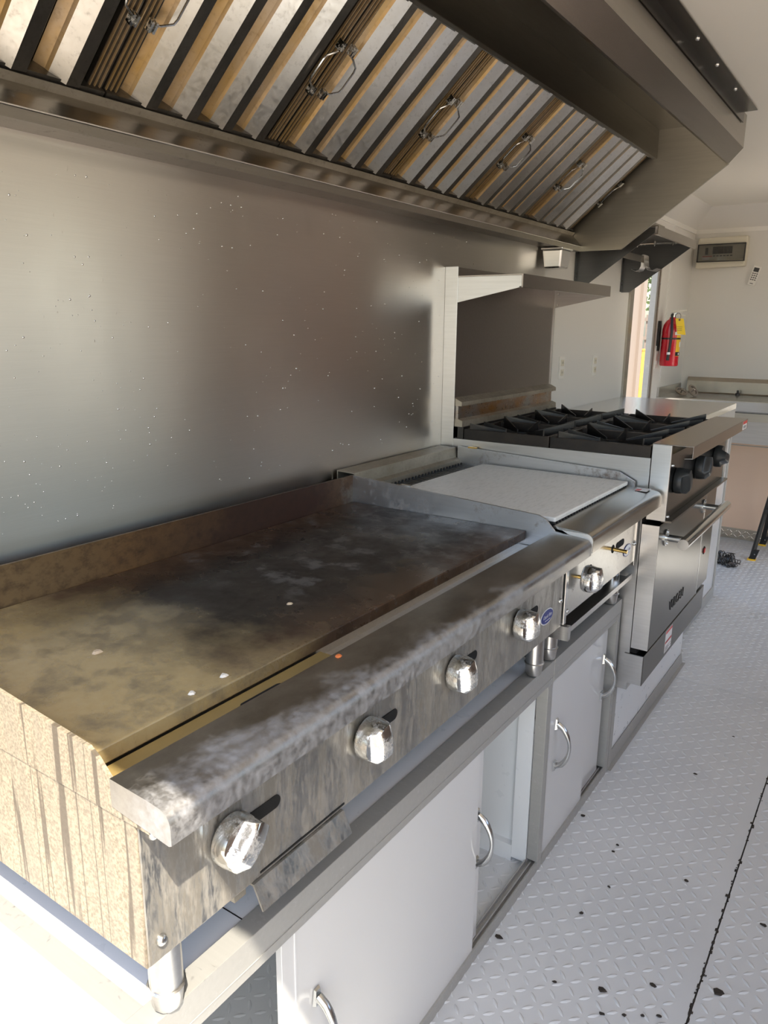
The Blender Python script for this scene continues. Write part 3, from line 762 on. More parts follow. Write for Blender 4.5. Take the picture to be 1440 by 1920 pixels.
part('grate_back_bar', nub.box(0.066, 0.078, CA+0.012, CB-0.012, 0.950, 0.973), M['iron_bar'], c)
prof = [(0.636, 0.972), (0.700, 0.968)]+[(0.718+0.018*math.sin(a), 0.948+0.018*math.cos(a)) for a in [0.15+k*0.2 for k in range(8)]]+[(0.736, 0.922), (0.732, 0.920), (0.731, 0.945), (0.70, 0.960), (0.636, 0.966)]
part('front_rail', MB().prism(prof, 1, CA+0.002, CB-0.008), M['steel_hood'], c, smooth=0.5)
part('rail_end', MB().prism([(0.66, 0.965)]+[(0.717+0.018*math.sin(a), 0.947+0.018*math.cos(a)) for a in [0.15+k*0.2 for k in range(8)]]+[(0.735, 0.922), (0.72, 0.922), (0.714, 0.94)], 1, CA-0.0005, CA+0.002), M['plastic_white'], c)
place('control_knob', KN, c, (0.688, 1.747, 0.824), (math.radians(5), 0, 0))
part('valve_stem', MB().tube([(0.668, 1.747, 0.824), (0.69, 1.747, 0.824)], 0.005, 8), M['brass'], c, smooth=1)
vs_ = part('valve_stem', MB().tube([(0.668, 2.012, 0.832), (0.712, 2.012, 0.830)], 0.0055, 8), M['brass'], c, smooth=1, label='bare brass valve stem without its knob')
part('valve_hole', MB().lathe([(0.012, 0), (0.012, 0.0012)], (0.672, 2.012, 0.832), axis=0, n=14), M['black_hole'], vs_)
place('pilot_slot', SL, c, (0.6725, 1.808, 0.824)); place('pilot_slot', SL, c, (0.6725, 2.075, 0.832))
badge(c, (0.6722, 2.150, 0.795), M['blue'], M['badge_white'], M['blue'])
for y, z in ((CA+0.030, 0.755), (CB-0.022, 0.80)): bolt(c, (0.672, y, z), 0.006)
part('drip_tray', MB().box(0.20, 0.668, CA+0.02, CB-0.01, 0.685, 0.690).box(0.664, 0.672, CA+0.02, CB-0.01, 0.685, 0.700), M['steel'], c)
part('tray_runner', MB().box(0.20, 0.690, CA+0.004, CA+0.022, 0.688, 0.724), M['steel_clean'], c)
part('splash_clip', MB().box(0.20, 0.235, CA-0.004, CA+0.010, 1.0135, 1.0185), M['zinc'], c)
part('splash_clip', MB().box(0.09, 0.12, CB-0.008, CB+0.003, 1.032, 1.037), M['brass'], c)
st = part('warning_sticker', MB().prism([(0.672, 2.175), (0.706, 2.175), (0.706, 2.222), (0.672, 2.222)], 2, 0.9705, 0.9712), M['badge_white'], c)
part('sticker_print', MB().prism([(0.672, 2.175), (0.685, 2.175), (0.685, 2.200), (0.672, 2.200)], 2, 0.9712, 0.9716), M['label_red'], st)
for y in (CA+0.045, CB-0.06):
    for x in (0.628, 0.12): leg(c, x, y, CT+0.0025, 0.738, M['steel'])

bm_ = MB().box(-0.243, 0.243, -0.274, 0.274, 0.0, 0.012)
bo = single('cutting_board', bm_, M['board'], 'white scored plastic cutting board lying on the charbroiler', 'cutting board', loc=(0, 0, 0), bev=0.003)
bo.location = (0.394, 1.941, 0.9758); bo.rotation_euler = (0, 0, math.radians(-0.6))

# ------------------------------------------------------------------ counter units under griddle and charbroiler
CX = 0.645
def pull_mesh():
    mb = MB(); H = 0.125
    pts = []; rr = []
    for k in range(17):
        t = k/16; z = -H/2+H*t
        d = 0.036*math.sin(PI*t)**0.55
        pts.append((0.004+d, 0, z)); rr.append(0.0064+0.0016*math.cos(2*PI*t))
    mb.tube(pts, rr, 8)
    for s in (-1, 1):
        mb.add([(0, -0.010, s*(H/2-0.014)), (0, 0.010, s*(H/2-0.014)), (0, 0.006, s*(H/2+0.016)), (0, -0.006, s*(H/2+0.016)),
                (0.006, -0.008, s*(H/2-0.012)), (0.006, 0.008, s*(H/2-0.012)), (0.004, 0.005, s*(H/2+0.014)), (0.004, -0.005, s*(H/2+0.014))],
               [(0, 1, 2, 3), (4, 5, 6, 7), (0, 1, 5, 4), (1, 2, 6, 5), (2, 3, 7, 6), (3, 0, 4, 7)])
    me = mb.mesh('pull_handle', smooth=0.8); setmats(me, M['zinc']); return me
PULL = pull_mesh()
def unit(y0, y1, label, left_open):
    u = thing('base_cabinet', label, 'cabinet', (0.31, (y0+y1)/2, 0.0))
    x1 = CX
    part('top_panel', MB().box(WX+0.03, x1-0.030, y0+0.028, y1-0.003, CT-0.016, CT-0.004), M['top_white'], u)
    part('front_rail', MB().sheet([(x1-0.034, CT), (x1, CT), (x1, CT-0.062)], 1, y0, y1, -0.003).box(x1-0.002, x1+0.0012, y0, y1, CT-0.046, CT-0.044), M['frame_alu'], u, bev=0.0008)
    part('side_rail', MB().sheet([(y0+0.030, CT-0.0005), (y0+0.001, CT-0.0005), (y0+0.001, CT-0.05)], 0, WX+0.03, x1-0.003, 0.003), M['frame_alu'], u)
    part('side_rail', MB().sheet([(y1-0.026, CT-0.0005), (y1-0.001, CT-0.0005), (y1-0.001, CT-0.05)], 0, WX+0.03, x1-0.034, -0.003), M['frame_alu'], u)
    part('bottom_rail', MB().box(x1-0.040, x1, y0, y1, 0.0, 0.016).box(x1-0.006, x1, y0, y1, 0.016, 0.030), M['frame_alu'], u)
    part('door_track', MB().box(x1-0.034, x1-0.031, y0+0.03, y1-0.03, 0.016, 0.026).box(x1-0.019, x1-0.016, y0+0.03, y1-0.03, 0.016, 0.026), M['frame_alu'], u)
    part('corner_post', MB().box(x1-0.030, x1, y1-0.030, y1, 0.030, CT-0.062), M['frame_alu'], u, bev=0.0008)
    if left_open: part('corner_post', MB().box(x1-0.030, x1, y0, y0+0.030, 0.030, CT-0.062), M['frame_alu'], u, bev=0.0008)
    part('side_panel', MB().box(0.03, x1-0.034, y0+0.002, y0+0.010, 0.0, CT-0.016), M['white_in'], u)
    part('side_panel', MB().box(0.03, x1-0.034, y1-0.010, y1-0.002, 0.0, CT-0.016), M['white_in'], u)
    part('inner_stile', MB().box(x1-0.075, x1-0.032, y1-0.032, y1-0.010, 0.016, CT-0.016), M['white_in'], u)
    part('inner_skirting', MB().box(0.03, x1-0.076, y1-0.030, y1-0.010, 0.0, 0.05), M['white_in'], u)
    part('back_panel', MB().box(0.02, 0.03, y0+0.002, y1-0.002, 0.0, CT-0.016), M['white_in'], u)
    return u
ZD0, ZD1 = 0.027, CT-0.064
u1 = unit(0.424, 1.694, 'white base cabinet under the griddle with sliding doors and open gap', True)
d1 = part('sliding_door', MB().box(0.628, 0.640, 0.672, 1.305, ZD0, CT-0.020), M['door'], u1, bev=0.001)
part('edge_profile', MB().box(0.6395, 0.6415, 0.700, 0.703, ZD0, CT-0.066), M['white_lam'], d1)
place('pull_handle', PULL, d1, (0.6415, 0.748, 0.325))
d2 = part('sliding_door', MB().box(0.613, 0.625, 0.75, 1.352, ZD0, CT-0.020), M['door'], u1, bev=0.001)
place('pull_handle', PULL, d2, (0.6252, 1.330, 0.305))
part('sealant_squiggle', MB().tube([(0.6135, 1.672, 0.50), (0.614, 1.668, 0.475), (0.6135, 1.666, 0.45), (0.614, 1.673, 0.43), (0.6135, 1.668, 0.405), (0.614, 1.677, 0.395)], 0.0012, 5), M['black'], u1)
part('floor_bracket', MB().box(0.40, 0.44, 1.650, 1.664, 0.05, 0.054).lathe([(0.006, 0), (0.004, 0.006)], (0.42, 1.657, 0.054), n=8), M['zinc'], u1)
part('top_seam', MB().box(0.40, CX-0.031, 0.626, 0.628, CT-0.0042, CT-0.0037), M['black'], u1)
for y in (0.50, 1.64): part('rivet', MB().lathe([(0.004, 0), (0.003, 0.0015)], (CX-0.018, y, CT), n=8), M['zinc'], u1)
u2 = unit(1.698, 2.240, 'white base cabinet under the charbroiler with both sliding doors closed', False)
d3 = part('sliding_door', MB().box(0.628, 0.640, 1.702, 2.005, ZD0, CT-0.020), M['door'], u2, bev=0.001)
place('pull_handle', PULL, d3, (0.6402, 1.752, 0.340))
d4 = part('sliding_door', MB().box(0.613, 0.625, 1.96, 2.190, ZD0, CT-0.020), M['door'], u2, bev=0.001)
place('pull_handle', PULL, d4, (0.6252, 2.170, 0.365))
for y in (1.715, 2.22): part('rivet', MB().lathe([(0.004, 0), (0.003, 0.0015)], (CX-0.018, y, CT), n=8), M['zinc'], u2)

# ------------------------------------------------------------------ range
RA, RB = 2.250, 3.100
pl = thing('range_plinth', 'low white plinth with metal edging under the range', 'plinth', (0.31, 2.7, 0.0))
part('panel', MB().box(0.0, 0.632, 2.248, 3.255, 0.0, 0.300), M['white_in'], pl)
part('edge_angle', MB().sheet([(0.655, 0.002), (0.640, 0.002), (0.634, 0.045)], 1, 2.248, 3.255, -0.002), M['frame_alu'], pl)
part('corner_post', MB().box(0.600, 0.645, 2.243, 2.2475, 0.0, 0.300).box(0.632, 0.645, 2.2475, 2.275, 0.0, 0.300), M['frame_alu'], pl)
r = thing('gas_range', 'six burner stainless gas range with oven and high back shelf', 'range', (0.36, 2.68, 0.30))
part('body', MB().box(0.0, 0.680, RA, RB, 0.305, 0.960), M['range_side'], r)
part('top_side', MB().box(0.0, 0.690, RA-0.003, RA+0.004, 0.900, 1.057), M['range_side'], r)
part('top_side', MB().box(0.0, 0.690, RB-0.004, RB+0.003, 0.900, 1.057), M['range_side'], r)
part('burner_deck', MB().box(0.0, 0.690, RA+0.004, RB-0.004, 0.955, 1.000), M['iron'], r)
part('control_side', MB().box(0.692, 0.748, RA-0.004, RA+0.004, 0.872, 1.101), M['range_side'], r, bev=0.0015)
part('control_side', MB().box(0.692, 0.748, RB-0.004, RB+0.004, 0.872, 1.101), M['range_side'], r, bev=0.0015)
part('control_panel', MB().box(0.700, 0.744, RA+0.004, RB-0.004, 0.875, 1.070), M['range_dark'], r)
part('front_ledge', MB().sheet([(0.692, 1.103), (0.808, 1.103), (0.808, 1.066), (0.784, 1.064)], 1, RA-0.004, RB+0.004, -0.003), M['range_ledge'], r, bev=0.0008)
st = part('ledge_sticker', MB().box(0.808, 0.8087, 3.005, 3.085, 1.069, 1.100), M['badge_white'], r)
part('sticker_print', MB().box(0.8087, 0.8090, 3.005, 3.085, 1.089, 1.100), M['label_red'], st)
for k, dy in enumerate((0.012, 0.03, 0.048)): part('sticker_print', MB().box(0.8087, 0.8090, 3.008+dy, 3.018+dy, 1.073, 1.084), M['label_ink'], st)
for i, (y, a) in enumerate(((2.345, 20), (2.62, -35), (2.90, 70))):
    o = place('control_knob', KB, r, (0.744, y, 0.982), (math.radians(a), 0, 0))
part('panel_lip', MB().box(0.735, 0.765, RA+0.004, RB-0.02, 0.868, 0.874), M['range_dark'], r)
for z in (1.04, 0.885): bolt(r, (0.748, RA+0.012, z), 0.005)
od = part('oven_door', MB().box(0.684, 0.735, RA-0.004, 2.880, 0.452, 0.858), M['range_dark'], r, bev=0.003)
part('door_edge', MB().box(0.684, 0.735, RA-0.0062, RA-0.004, 0.454, 0.856), M['range_side'], od)
part('door_edge', MB().box(0.728, 0.7362, 2.878, 2.884, 0.454, 0.856), M['steel_clean'], od)
hb = part('door_handle', MB().tube([(0.800, 2.275, 0.803), (0.800, 2.915, 0.803)], 0.0165, 16), M['chrome_bar'], od, smooth=0.8)
for y in (2.330, 2.845):
    part('handle_standoff', MB().lathe([(0.011, 0.0), (0.011, 0.062)], (0.738, y, 0.803), axis=0, n=12).lathe([(0.026, -0.003), (0.026, 0.001)], (0.738, y, 0.803), axis=0, n=16), M['zinc'], hb, smooth=0.7)
    for dz in (-0.018, 0.018): part('screw', MB().lathe([(0.005, 0), (0.004, 0.005)], (0.739, y, 0.803+dz), axis=0, n=8), M['chrome'], hb)
tm = text_mesh('VULCAN', 0.047, 0.0, 0.0011); setmats(tm, M['black'])
t = bpy.data.objects.new('name_lettering', tm); COL.objects.link(t); t.parent = od; t['label'] = 'black raised maker lettering'
og = ORG[r.name]
t.matrix_local = Matrix(((0, 0, 1, 0.7362-og.x), (1, 0, 0, 2.570-og.y), (0, 1, 0, 0.528-og.z), (0, 0, 0, 1)))
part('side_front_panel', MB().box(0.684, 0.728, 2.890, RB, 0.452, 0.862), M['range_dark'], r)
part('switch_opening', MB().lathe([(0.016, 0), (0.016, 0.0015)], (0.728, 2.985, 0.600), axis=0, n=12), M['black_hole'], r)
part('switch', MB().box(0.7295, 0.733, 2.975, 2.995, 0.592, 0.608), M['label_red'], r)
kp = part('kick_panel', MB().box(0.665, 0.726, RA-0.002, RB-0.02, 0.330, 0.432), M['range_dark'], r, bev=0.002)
part('panel_edge', MB().box(0.665, 0.724, RA-0.0045, RA-0.002, 0.332, 0.430), M['range_side'], kp)
part('vent_gap', MB().box(0.66, 0.700, RA+0.004, RB-0.02, 0.433, 0.451), M['black_hole'], r)
st = part('warning_sticker', MB().box(0.726, 0.7266, 2.510, 2.595, 0.345, 0.425), M['badge_white'], r)
part('sticker_print', MB().box(0.7266, 0.7269, 2.512, 2.593, 0.414, 0.423), M['label_red'], st)
part('sticker_print', MB().box(0.7266, 0.7269, 2.512, 2.593, 0.378, 0.386), M['label_red'], st)
for k in range(6): part('sticker_print', MB().box(0.7266, 0.7269, 2.516, 2.560+0.028*(k % 2), 0.350+0.0045*k+(0.012 if k > 3 else 0), 0.3515+0.0045*k+(0.012 if k > 3 else 0)), M['label_ink'], st)
# back guard with shelf
part('back_guard', MB().box(-0.024, 0.018, RA, RB-0.02, 1.057, 1.585), M['guard_steel'], r)
part('guard_edge', MB().box(-0.026, 0.022, RA-0.004, RA, 1.000, 1.622), M['range_side'], r, bev=0.001)
part('guard_edge', MB().box(-0.026, 0.022, RB-0.02, RB-0.014, 1.057, 1.622), M['range_side'], r)
sh = part('high_shelf', MB().sheet([(0.000, 1.622), (0.000, 1.592), (0.252, 1.592), (0.252, 1.552), (0.240, 1.552)], 1, RA-0.001, RB-0.016, -0.003), M['range_ledge'], r)
for y in (RA-0.001, RB-0.019):
    part('shelf_bracket', MB().prism([(0.020, 1.588), (0.248, 1.588), (0.248, 1.553), (0.020, 1.508)], 1, y, y+0.003), M['range_side'], sh)
for z in (1.520, 1.565): part('screw', MB().lathe([(0.005, 0), (0.004, -0.005)], (0.035, RB-0.019, z), axis=1, n=8), M['zinc'], sh)
part('flue_riser', MB().box(0.018, 0.034, RA+0.004, RB-0.03, 1.060, 1.170), M['heat_stain'], r, label='heat-stained flue riser')
part('riser_trim', MB().prism([(0.018, 1.168), (0.048, 1.168), (0.048, 1.182), (0.018, 1.196)], 1, RA+0.002, RB-0.016), M['ledge_tan'], r)
part('riser_trim', MB().prism([(0.018, 1.098), (0.052, 1.098), (0.052, 1.118), (0.034, 1.124), (0.018, 1.124)], 1, RA+0.002, RB-0.016), M['ledge_tan'], r)
part('burner_trim', MB().box(0.018, 0.056, RA+0.004, RB-0.02, 1.057, 1.098), M['iron'], r)
# grates 2 x 3
GX = ((0.058, 0.366), (0.370, 0.686)); GWY = (RB-RA-0.012)/3
gl = {(0, 0): 'nearest the griddle, against the flue riser', (1, 0): 'nearest the griddle, at the front', (0, 1): 'middle of the back row', (1, 1): 'middle of the front row', (0, 2): 'far end of the back row', (1, 2): 'far end of the front row'}
for j in range(3):
    for i in range(2):
        x0, x1 = GX[i]; y0 = RA+0.005+j*GWY; y1 = y0+GWY-0.004
        gt = thing('burner_grate', 'black cast iron burner grate, '+gl[(i, j)], 'grate', ((x0+x1)/2, (y0+y1)/2, 1.057), 'burner grates on the range')
        part('frame', MB().box(x0, x1, y0, y0+0.010, 1.030, 1.092).box(x0, x1, y1-0.010, y1, 1.030, 1.092).box(x0, x0+0.010, y0+0.010, y1-0.010, 1.030, 1.092).box(x1-0.010, x1, y0+0.010, y1-0.010, 1.030, 1.092), M['grate_skirt'], gt, bev=0.002)
        cx, cy = (x0+x1)/2, (y0+y1)/2
        part('ring', MB().tube([(cx+0.046*math.cos(2*PI*k/16), cy+0.046*math.sin(2*PI*k/16), 1.070) for k in range(17)], 0.006, 6, False), M['iron'], gt, smooth=1)
        for k in range(8):
            a = PI/4*k
            dx, dy = math.cos(a), math.sin(a)
            L = min((x1-x0)/2/max(1e-6, abs(dx)), (y1-y0)/2/max(1e-6, abs(dy)))-0.006
            nx, ny = -dy*0.0034, dx*0.0034
            s0, s1 = 0.045, L
            hi0 = 1.082; hi1 = 1.112 if k % 2 else 1.104
            v = []
            for s, zt, zb in ((s0, hi0, 1.058), (s1, hi1, 1.062)):
                for q in (-1, 1):
                    v += [(cx+dx*s+q*nx, cy+dy*s+q*ny, zb), (cx+dx*s+q*nx*0.6, cy+dy*s+q*ny*0.6, zt)]
            part('spoke', MB().add(v, [(0, 1, 3, 2), (4, 6, 7, 5), (0, 4, 5, 1), (2, 3, 7, 6), (1, 5, 7, 3), (0, 2, 6, 4)]), M['iron'], gt)
        part('burner_head', MB().lathe([(0.040, 0), (0.042, 0.014), (0.030, 0.026), (0.010, 0.030)], (cx, cy, 1.0005), n=18), M['iron'], r, smooth=0.8)

# ------------------------------------------------------------------ counter beyond the range
KA, KB_ = 3.262, 4.250
k = thing('base_cabinet', 'far white base cabinet with stainless worktop beyond the range', 'cabinet', (0.27, 3.75, 0))
KX = 0.570
part('worktop', MB().box(WX+0.005, KX, RB+0.006, KB_, 1.028, 1.058), M['steel_clean'], k, bev=0.0015)
part('front_rail', MB().box(KX-0.028, KX-0.002, KA, KB_, 0.985, 1.028), M['frame_alu'], k)
part('bottom_rail', MB().box(KX-0.028, KX-0.002, KA, KB_, 0.0, 0.06), M['frame_alu'], k)
part('corner_post', MB().box(KX-0.028, KX-0.002, KB_-0.035, KB_, 0.06, 0.985), M['frame_alu'], k)
part('corner_post', MB().box(KX-0.028, KX-0.002, KA, KA+0.035, 0.06, 0.985), M['frame_alu'], k)
part('middle_post', MB().box(KX-0.028, KX-0.004, 3.83, 3.86, 0.06, 0.985), M['frame_alu'], k)
part('side_panel', MB().box(0.0, KX-0.03, KB_-0.012, KB_-0.002, 0.0, 1.028), M['white_in'], k)
part('side_panel', MB().box(0.0, KX-0.03, KA, KA+0.010, 0.0, 1.028), M['white_in'], k)
part('sliding_door', MB().box(KX-0.018, KX-0.008, 3.86, KB_-0.035, 0.06, 0.985), M['white_lam'], k)
part('sliding_door', MB().box(KX-0.028, KX-0.019, KA+0.035, 3.83, 0.06, 0.985), M['white_lam'], k)

# ------------------------------------------------------------------ left wall fittings
def outlet(y, z, label):
    o = thing('wall_outlet', label, 'outlet', (WX, y, z-0.05))
    part('cover_plate', MB().box(WX, WX+0.005, y-0.030, y+0.030, z-0.050, z+0.050), M['plastic_white'], o, bev=0.0015)
    for dz in (-0.022, 0.022):
        s = part('socket', MB().box(WX+0.005, WX+0.007, y-0.016, y+0.016, z+dz-0.014, z+dz+0.014), M['plastic_cream'], o)
        for dy in (-0.006, 0.006): part('slot', MB().box(WX+0.007, WX+0.0074, y+dy-0.001, y+dy+0.001, z+dz-0.004, z+dz+0.006), M['black'], s)
outlet(3.325, 1.252, 'white wall outlet next to the range back guard')
outlet(3.765, 1.248, 'white wall outlet nearer the left doorway')
sw = thing('light_switch', 'white double light switch beside the fire extinguisher', 'switch', (WX, 4.89, 1.20))
part('cover_plate', MB().box(WX, WX+0.006, 4.855, 4.925, 1.185, 1.325), M['plastic_white'], sw, bev=0.0015)
for z in (1.225, 1.285): part('rocker', MB().box(WX+0.006, WX+0.011, 4.875, 4.905, z-0.012, z+0.008), M['badge_white'], sw)

# wall shelf past the hood
ws_ = thing('wall_shelf', 'stainless wall shelf on triangular brackets past the hood', 'shelf', (0.13, 3.77, 1.60))
part('shelf_board', MB().sheet([(WX, 1.885), (WX+0.002, 1.852), (0.325, 1.852), (0.325, 1.816), (0.312, 1.816)], 1, 3.415, 4.110, -0.003), M['steel_hood'], ws_)
for y in (3.430, 4.095):
    b = part('bracket', MB().prism([(WX+0.002, 1.848), (0.308, 1.848), (0.308, 1.825), (0.015, 1.612), (WX+0.002, 1.612)], 1, y, y+0.003), M['bracket_dark'], ws_)
    part('bracket_flange', MB().box(WX+0.001, WX+0.004, y-0.022, y, 1.615, 1.845), M['bracket_dark'], b)
    for z in (1.65, 1.67): part('screw', MB().lathe([(0.004, 0), (0.003, 0.004)], (WX+0.004, y-0.011, z), axis=0, n=8), M['zinc'], b)
part('hook_rail', MB().box(0.094, 0.098, 3.433, 4.095, 1.752, 1.784), M['steel_hood'], ws_)
for x in (0.045, 0.13, 0.22):
    part('peg', MB().tube([(x, 4.094, 1.848), (x, 4.070, 1.846)], 0.004, 6).tube([(x, 4.070, 1.850), (x, 4.070, 1.832)], 0.0035, 6), M['zinc'], ws_)
rod = part('peg_rod', MB().tube([(0.02, 4.075, 1.842), (0.26, 4.075, 1.842)], 0.002, 6), M['zinc'], ws_)
for i in range(9):
    y = 4.005+0.0095*i; dx = 0.004*random.random()
    h = MB()
    for s in (-1, 1):
        h.tube([(0.096, y, 1.790), (0.096+s*0.006, y, 1.786), (0.098+s*0.007, y, 1.76), (0.100+s*0.009, y, 1.735), (0.103+s*0.022, y, 1.716), (0.104+s*0.043+dx, y, 1.712), (0.104+s*0.064+dx, y, 1.722)], 0.0018, 5)
    single('wire_hook', h, M['peg'], 'double ended wire hook in the bunch hung on the shelf rail', 'hook', group='wire hooks hung on the shelf rail', smooth=1)

# fire extinguisher
EX, EY, EZ = 0.045, 4.905, 1.205
ex = thing('fire_extinguisher', 'red fire extinguisher with yellow tag on the left wall', 'extinguisher', (EX, EY, EZ))
part('cylinder', MB().lathe([(0.050, 0.0), (0.055, 0.006), (0.055, 0.215), (0.050, 0.245), (0.036, 0.270), (0.020, 0.282), (0.018, 0.292)], (EX, EY, EZ), n=28), M['red'], ex, smooth=0.7)
part('valve', MB().lathe([(0.016, 0.0), (0.016, 0.025), (0.010, 0.030)], (EX, EY, EZ+0.290), n=14).box(EX-0.012, EX+0.022, EY-0.010, EY+0.010, EZ+0.305, EZ+0.318), M['zinc'], ex, smooth=0.6)
part('lever', MB().prism([(EX+0.0, EZ+0.318), (EX+0.075, EZ+0.330), (EX+0.075, EZ+0.336), (EX-0.01, EZ+0.330)], 1, EY-0.008, EY+0.008).prism([(EX+0.01, EZ+0.305), (EX+0.07, EZ+0.300), (EX+0.07, EZ+0.306), (EX+0.01, EZ+0.311)], 1, EY-0.007, EY+0.007), M['plastic_cream'], ex)
part('hose', MB().tube([(EX, EY-0.012, EZ+0.308), (EX+0.004, EY-0.040, EZ+0.305), (EX+0.012, EY-0.062, EZ+0.27), (EX+0.018, EY-0.066, EZ+0.20), (EX+0.014, EY-0.066, EZ+0.11), (EX+0.008, EY-0.067, EZ+0.035)], [0.008, 0.008, 0.008, 0.008, 0.008, 0.010], 10), M['black'], ex, smooth=0.9)
part('hose_band', MB().lathe([(0.0106, 0), (0.0106, 0.014)], (EX+0.010, EY-0.0665, EZ+0.070), n=10), M['badge_white'], ex, smooth=0.7)
part('bracket_band', MB().lathe([(0.0565, 0), (0.0565, 0.010)], (EX, EY, EZ+0.160), n=28), M['black'], ex, smooth=0.7)
part('wall_bracket', MB().box(WX+0.001, WX+0.016, EY-0.045, EY-0.015, EZ+0.09, EZ+0.27), M['black'], ex)
def wrap(z0, z1, a0, a1, rr):
    mb = MB(); n = 10; v = []
    for q in range(n+1):
        a = a0+(a1-a0)*q/n
        for z in (z0, z1): v.append((EX+rr*math.cos(a), EY+rr*math.sin(a), z))
    mb.add(v, [(2*q, 2*q+2, 2*q+3, 2*q+1) for q in range(n)]); return mb
lb = part('label', wrap(EZ+0.060, EZ+0.235, -0.70, 0.6, 0.0556), M['yellow_plastic'], ex, smooth=1)
part('label_band', wrap(EZ+0.187, EZ+0.205, -0.95, -0.05, 0.0562), M['badge_white'], lb, smooth=1)
part('label_band', wrap(EZ+0.206, EZ+0.232, -0.60, 0.6, 0.0560), M['black'], lb, smooth=1)
part('label_band', wrap(EZ+0.062, EZ+0.085, -0.70, 0.6, 0.0560), M['black'], lb, smooth=1)
part('label_band', wrap(EZ+0.115, EZ+0.145, -0.20, 0.20, 0.0560), M['badge_white'], lb, smooth=1)
part('label_band', wrap(EZ+0.068, EZ+0.080, -0.33, -0.12, 0.0563), M['badge_white'], lb, smooth=1)
part('tag_ring', MB().tube([(EX+0.043+0.016*math.cos(2*PI*q/14), EY-0.055, EZ+0.296+0.020*math.sin(2*PI*q/14)) for q in range(15)], 0.0012, 5, False), M['black'], ex, smooth=1)
tg = part('tag', MB().prism([(EX+0.030, EZ+0.285), (EX+0.078, EZ+0.283), (EX+0.098, EZ+0.188), (EX+0.050, EZ+0.192)], 1, EY-0.0612, EY-0.060), M['yellow'], ex)
part('tag_eyelet', MB().lathe([(0.006, 0), (0.006, -0.001)], (EX+0.055, EY-0.0612, EZ+0.276), axis=1, n=10), M['bark'], tg)
for q in range(3): part('tag_print', MB().prism([(EX+0.045, EZ+0.236-q*0.010), (EX+0.075, EZ+0.235-q*0.010), (EX+0.0752, EZ+0.233-q*0.010), (EX+0.0452, EZ+0.234-q*0.010)], 1, EY-0.0616, EY-0.0612), M['label_ink'], tg)

# ------------------------------------------------------------------ far wall fittings
YB = Y1
bx_ = thing('breaker_box', 'cream plastic breaker box with smoky window on the far wall', 'breaker box', (0.16, YB, 1.815))
part('housing', MB().prism([(0.005, 1.818), (0.308, 1.826), (0.312, 2.016), (0.010, 2.010)], 1, YB-0.075, YB), M['plastic_cream'], bx_, bev=0.010)
cv = part('window_recess', MB().prism([(0.018, 1.868), (0.300, 1.872), (0.302, 1.962), (0.020, 1.958)], 1, YB-0.0765, YB-0.070), M['plastic_cream'], bx_)
part('window_cover', MB().prism([(0.016, 1.862), (0.302, 1.868), (0.304, 1.968), (0.018, 1.964)], 1, YB-0.096, YB-0.0925), M['cover'], bx_)
fr_ = MB()
for a, b_, c_, d_ in ((0.014, 0.306, 1.858, 1.863), (0.014, 0.306, 1.965, 1.970), (0.014, 0.018, 1.858, 1.970), (0.302, 0.306, 1.858, 1.970)): fr_.box(a, b_, YB-0.097, YB-0.075, c_, d_)
part('window_frame', fr_, M['black'], bx_)
part('breaker', MB().box(0.062, 0.078, YB-0.088, YB-0.0765, 1.905, 1.948), M['black'], bx_)
for q in range(7): part('breaker', MB().box(0.108+q*0.017, 0.1235+q*0.017, YB-0.089, YB-0.0765, 1.908, 1.952), M['black'], bx_)
st = part('circuit_label', MB().box(0.045, 0.088, YB-0.0775, YB-0.0765, 1.872, 1.890), M['badge_white'], bx_)
part('label_stripe', MB().box(0.045, 0.105, YB-0.0785, YB-0.0775, 1.891, 1.897), M['label_red'], bx_)
for q in range(6): part('label_print', MB().box(0.110+q*0.021, 0.124+q*0.021, YB-0.0778, YB-0.0765, 1.892, 1.899), M['label_ink'], bx_)
rm = thing('remote_control', 'white air conditioner remote hung tilted on the far wall', 'remote', (0.365, YB, 1.705))
def tilt(x, z, a=math.radians(-14)):
    return (0.365+x*math.cos(a)-z*math.sin(a), 1.768+x*math.sin(a)+z*math.cos(a))
def trect(x0, x1, z0, z1): return [tilt(x0, z0), tilt(x1, z0), tilt(x1, z1), tilt(x0, z1)]
part('case', MB().prism(trect(-0.024, 0.024, -0.062, 0.062), 1, YB-0.022, YB), M['plastic_white'], rm, bev=0.004)
part('display', MB().prism(trect(-0.016, 0.016, 0.024, 0.050), 1, YB-0.0228, YB-0.022), M['label_ink'], rm)
for a in range(3):
    for b_ in range(4):
        part('button', MB().prism(trect(-0.016+a*0.0125, -0.008+a*0.0125, 0.010-b_*0.013, 0.016-b_*0.013), 1, YB-0.024, YB-0.022), M['label_ink'], rm)
part('logo_print', MB().prism(trect(-0.010, 0.010, -0.052, -0.048), 1, YB-0.0226, YB-0.022), M['label_ink'], rm)

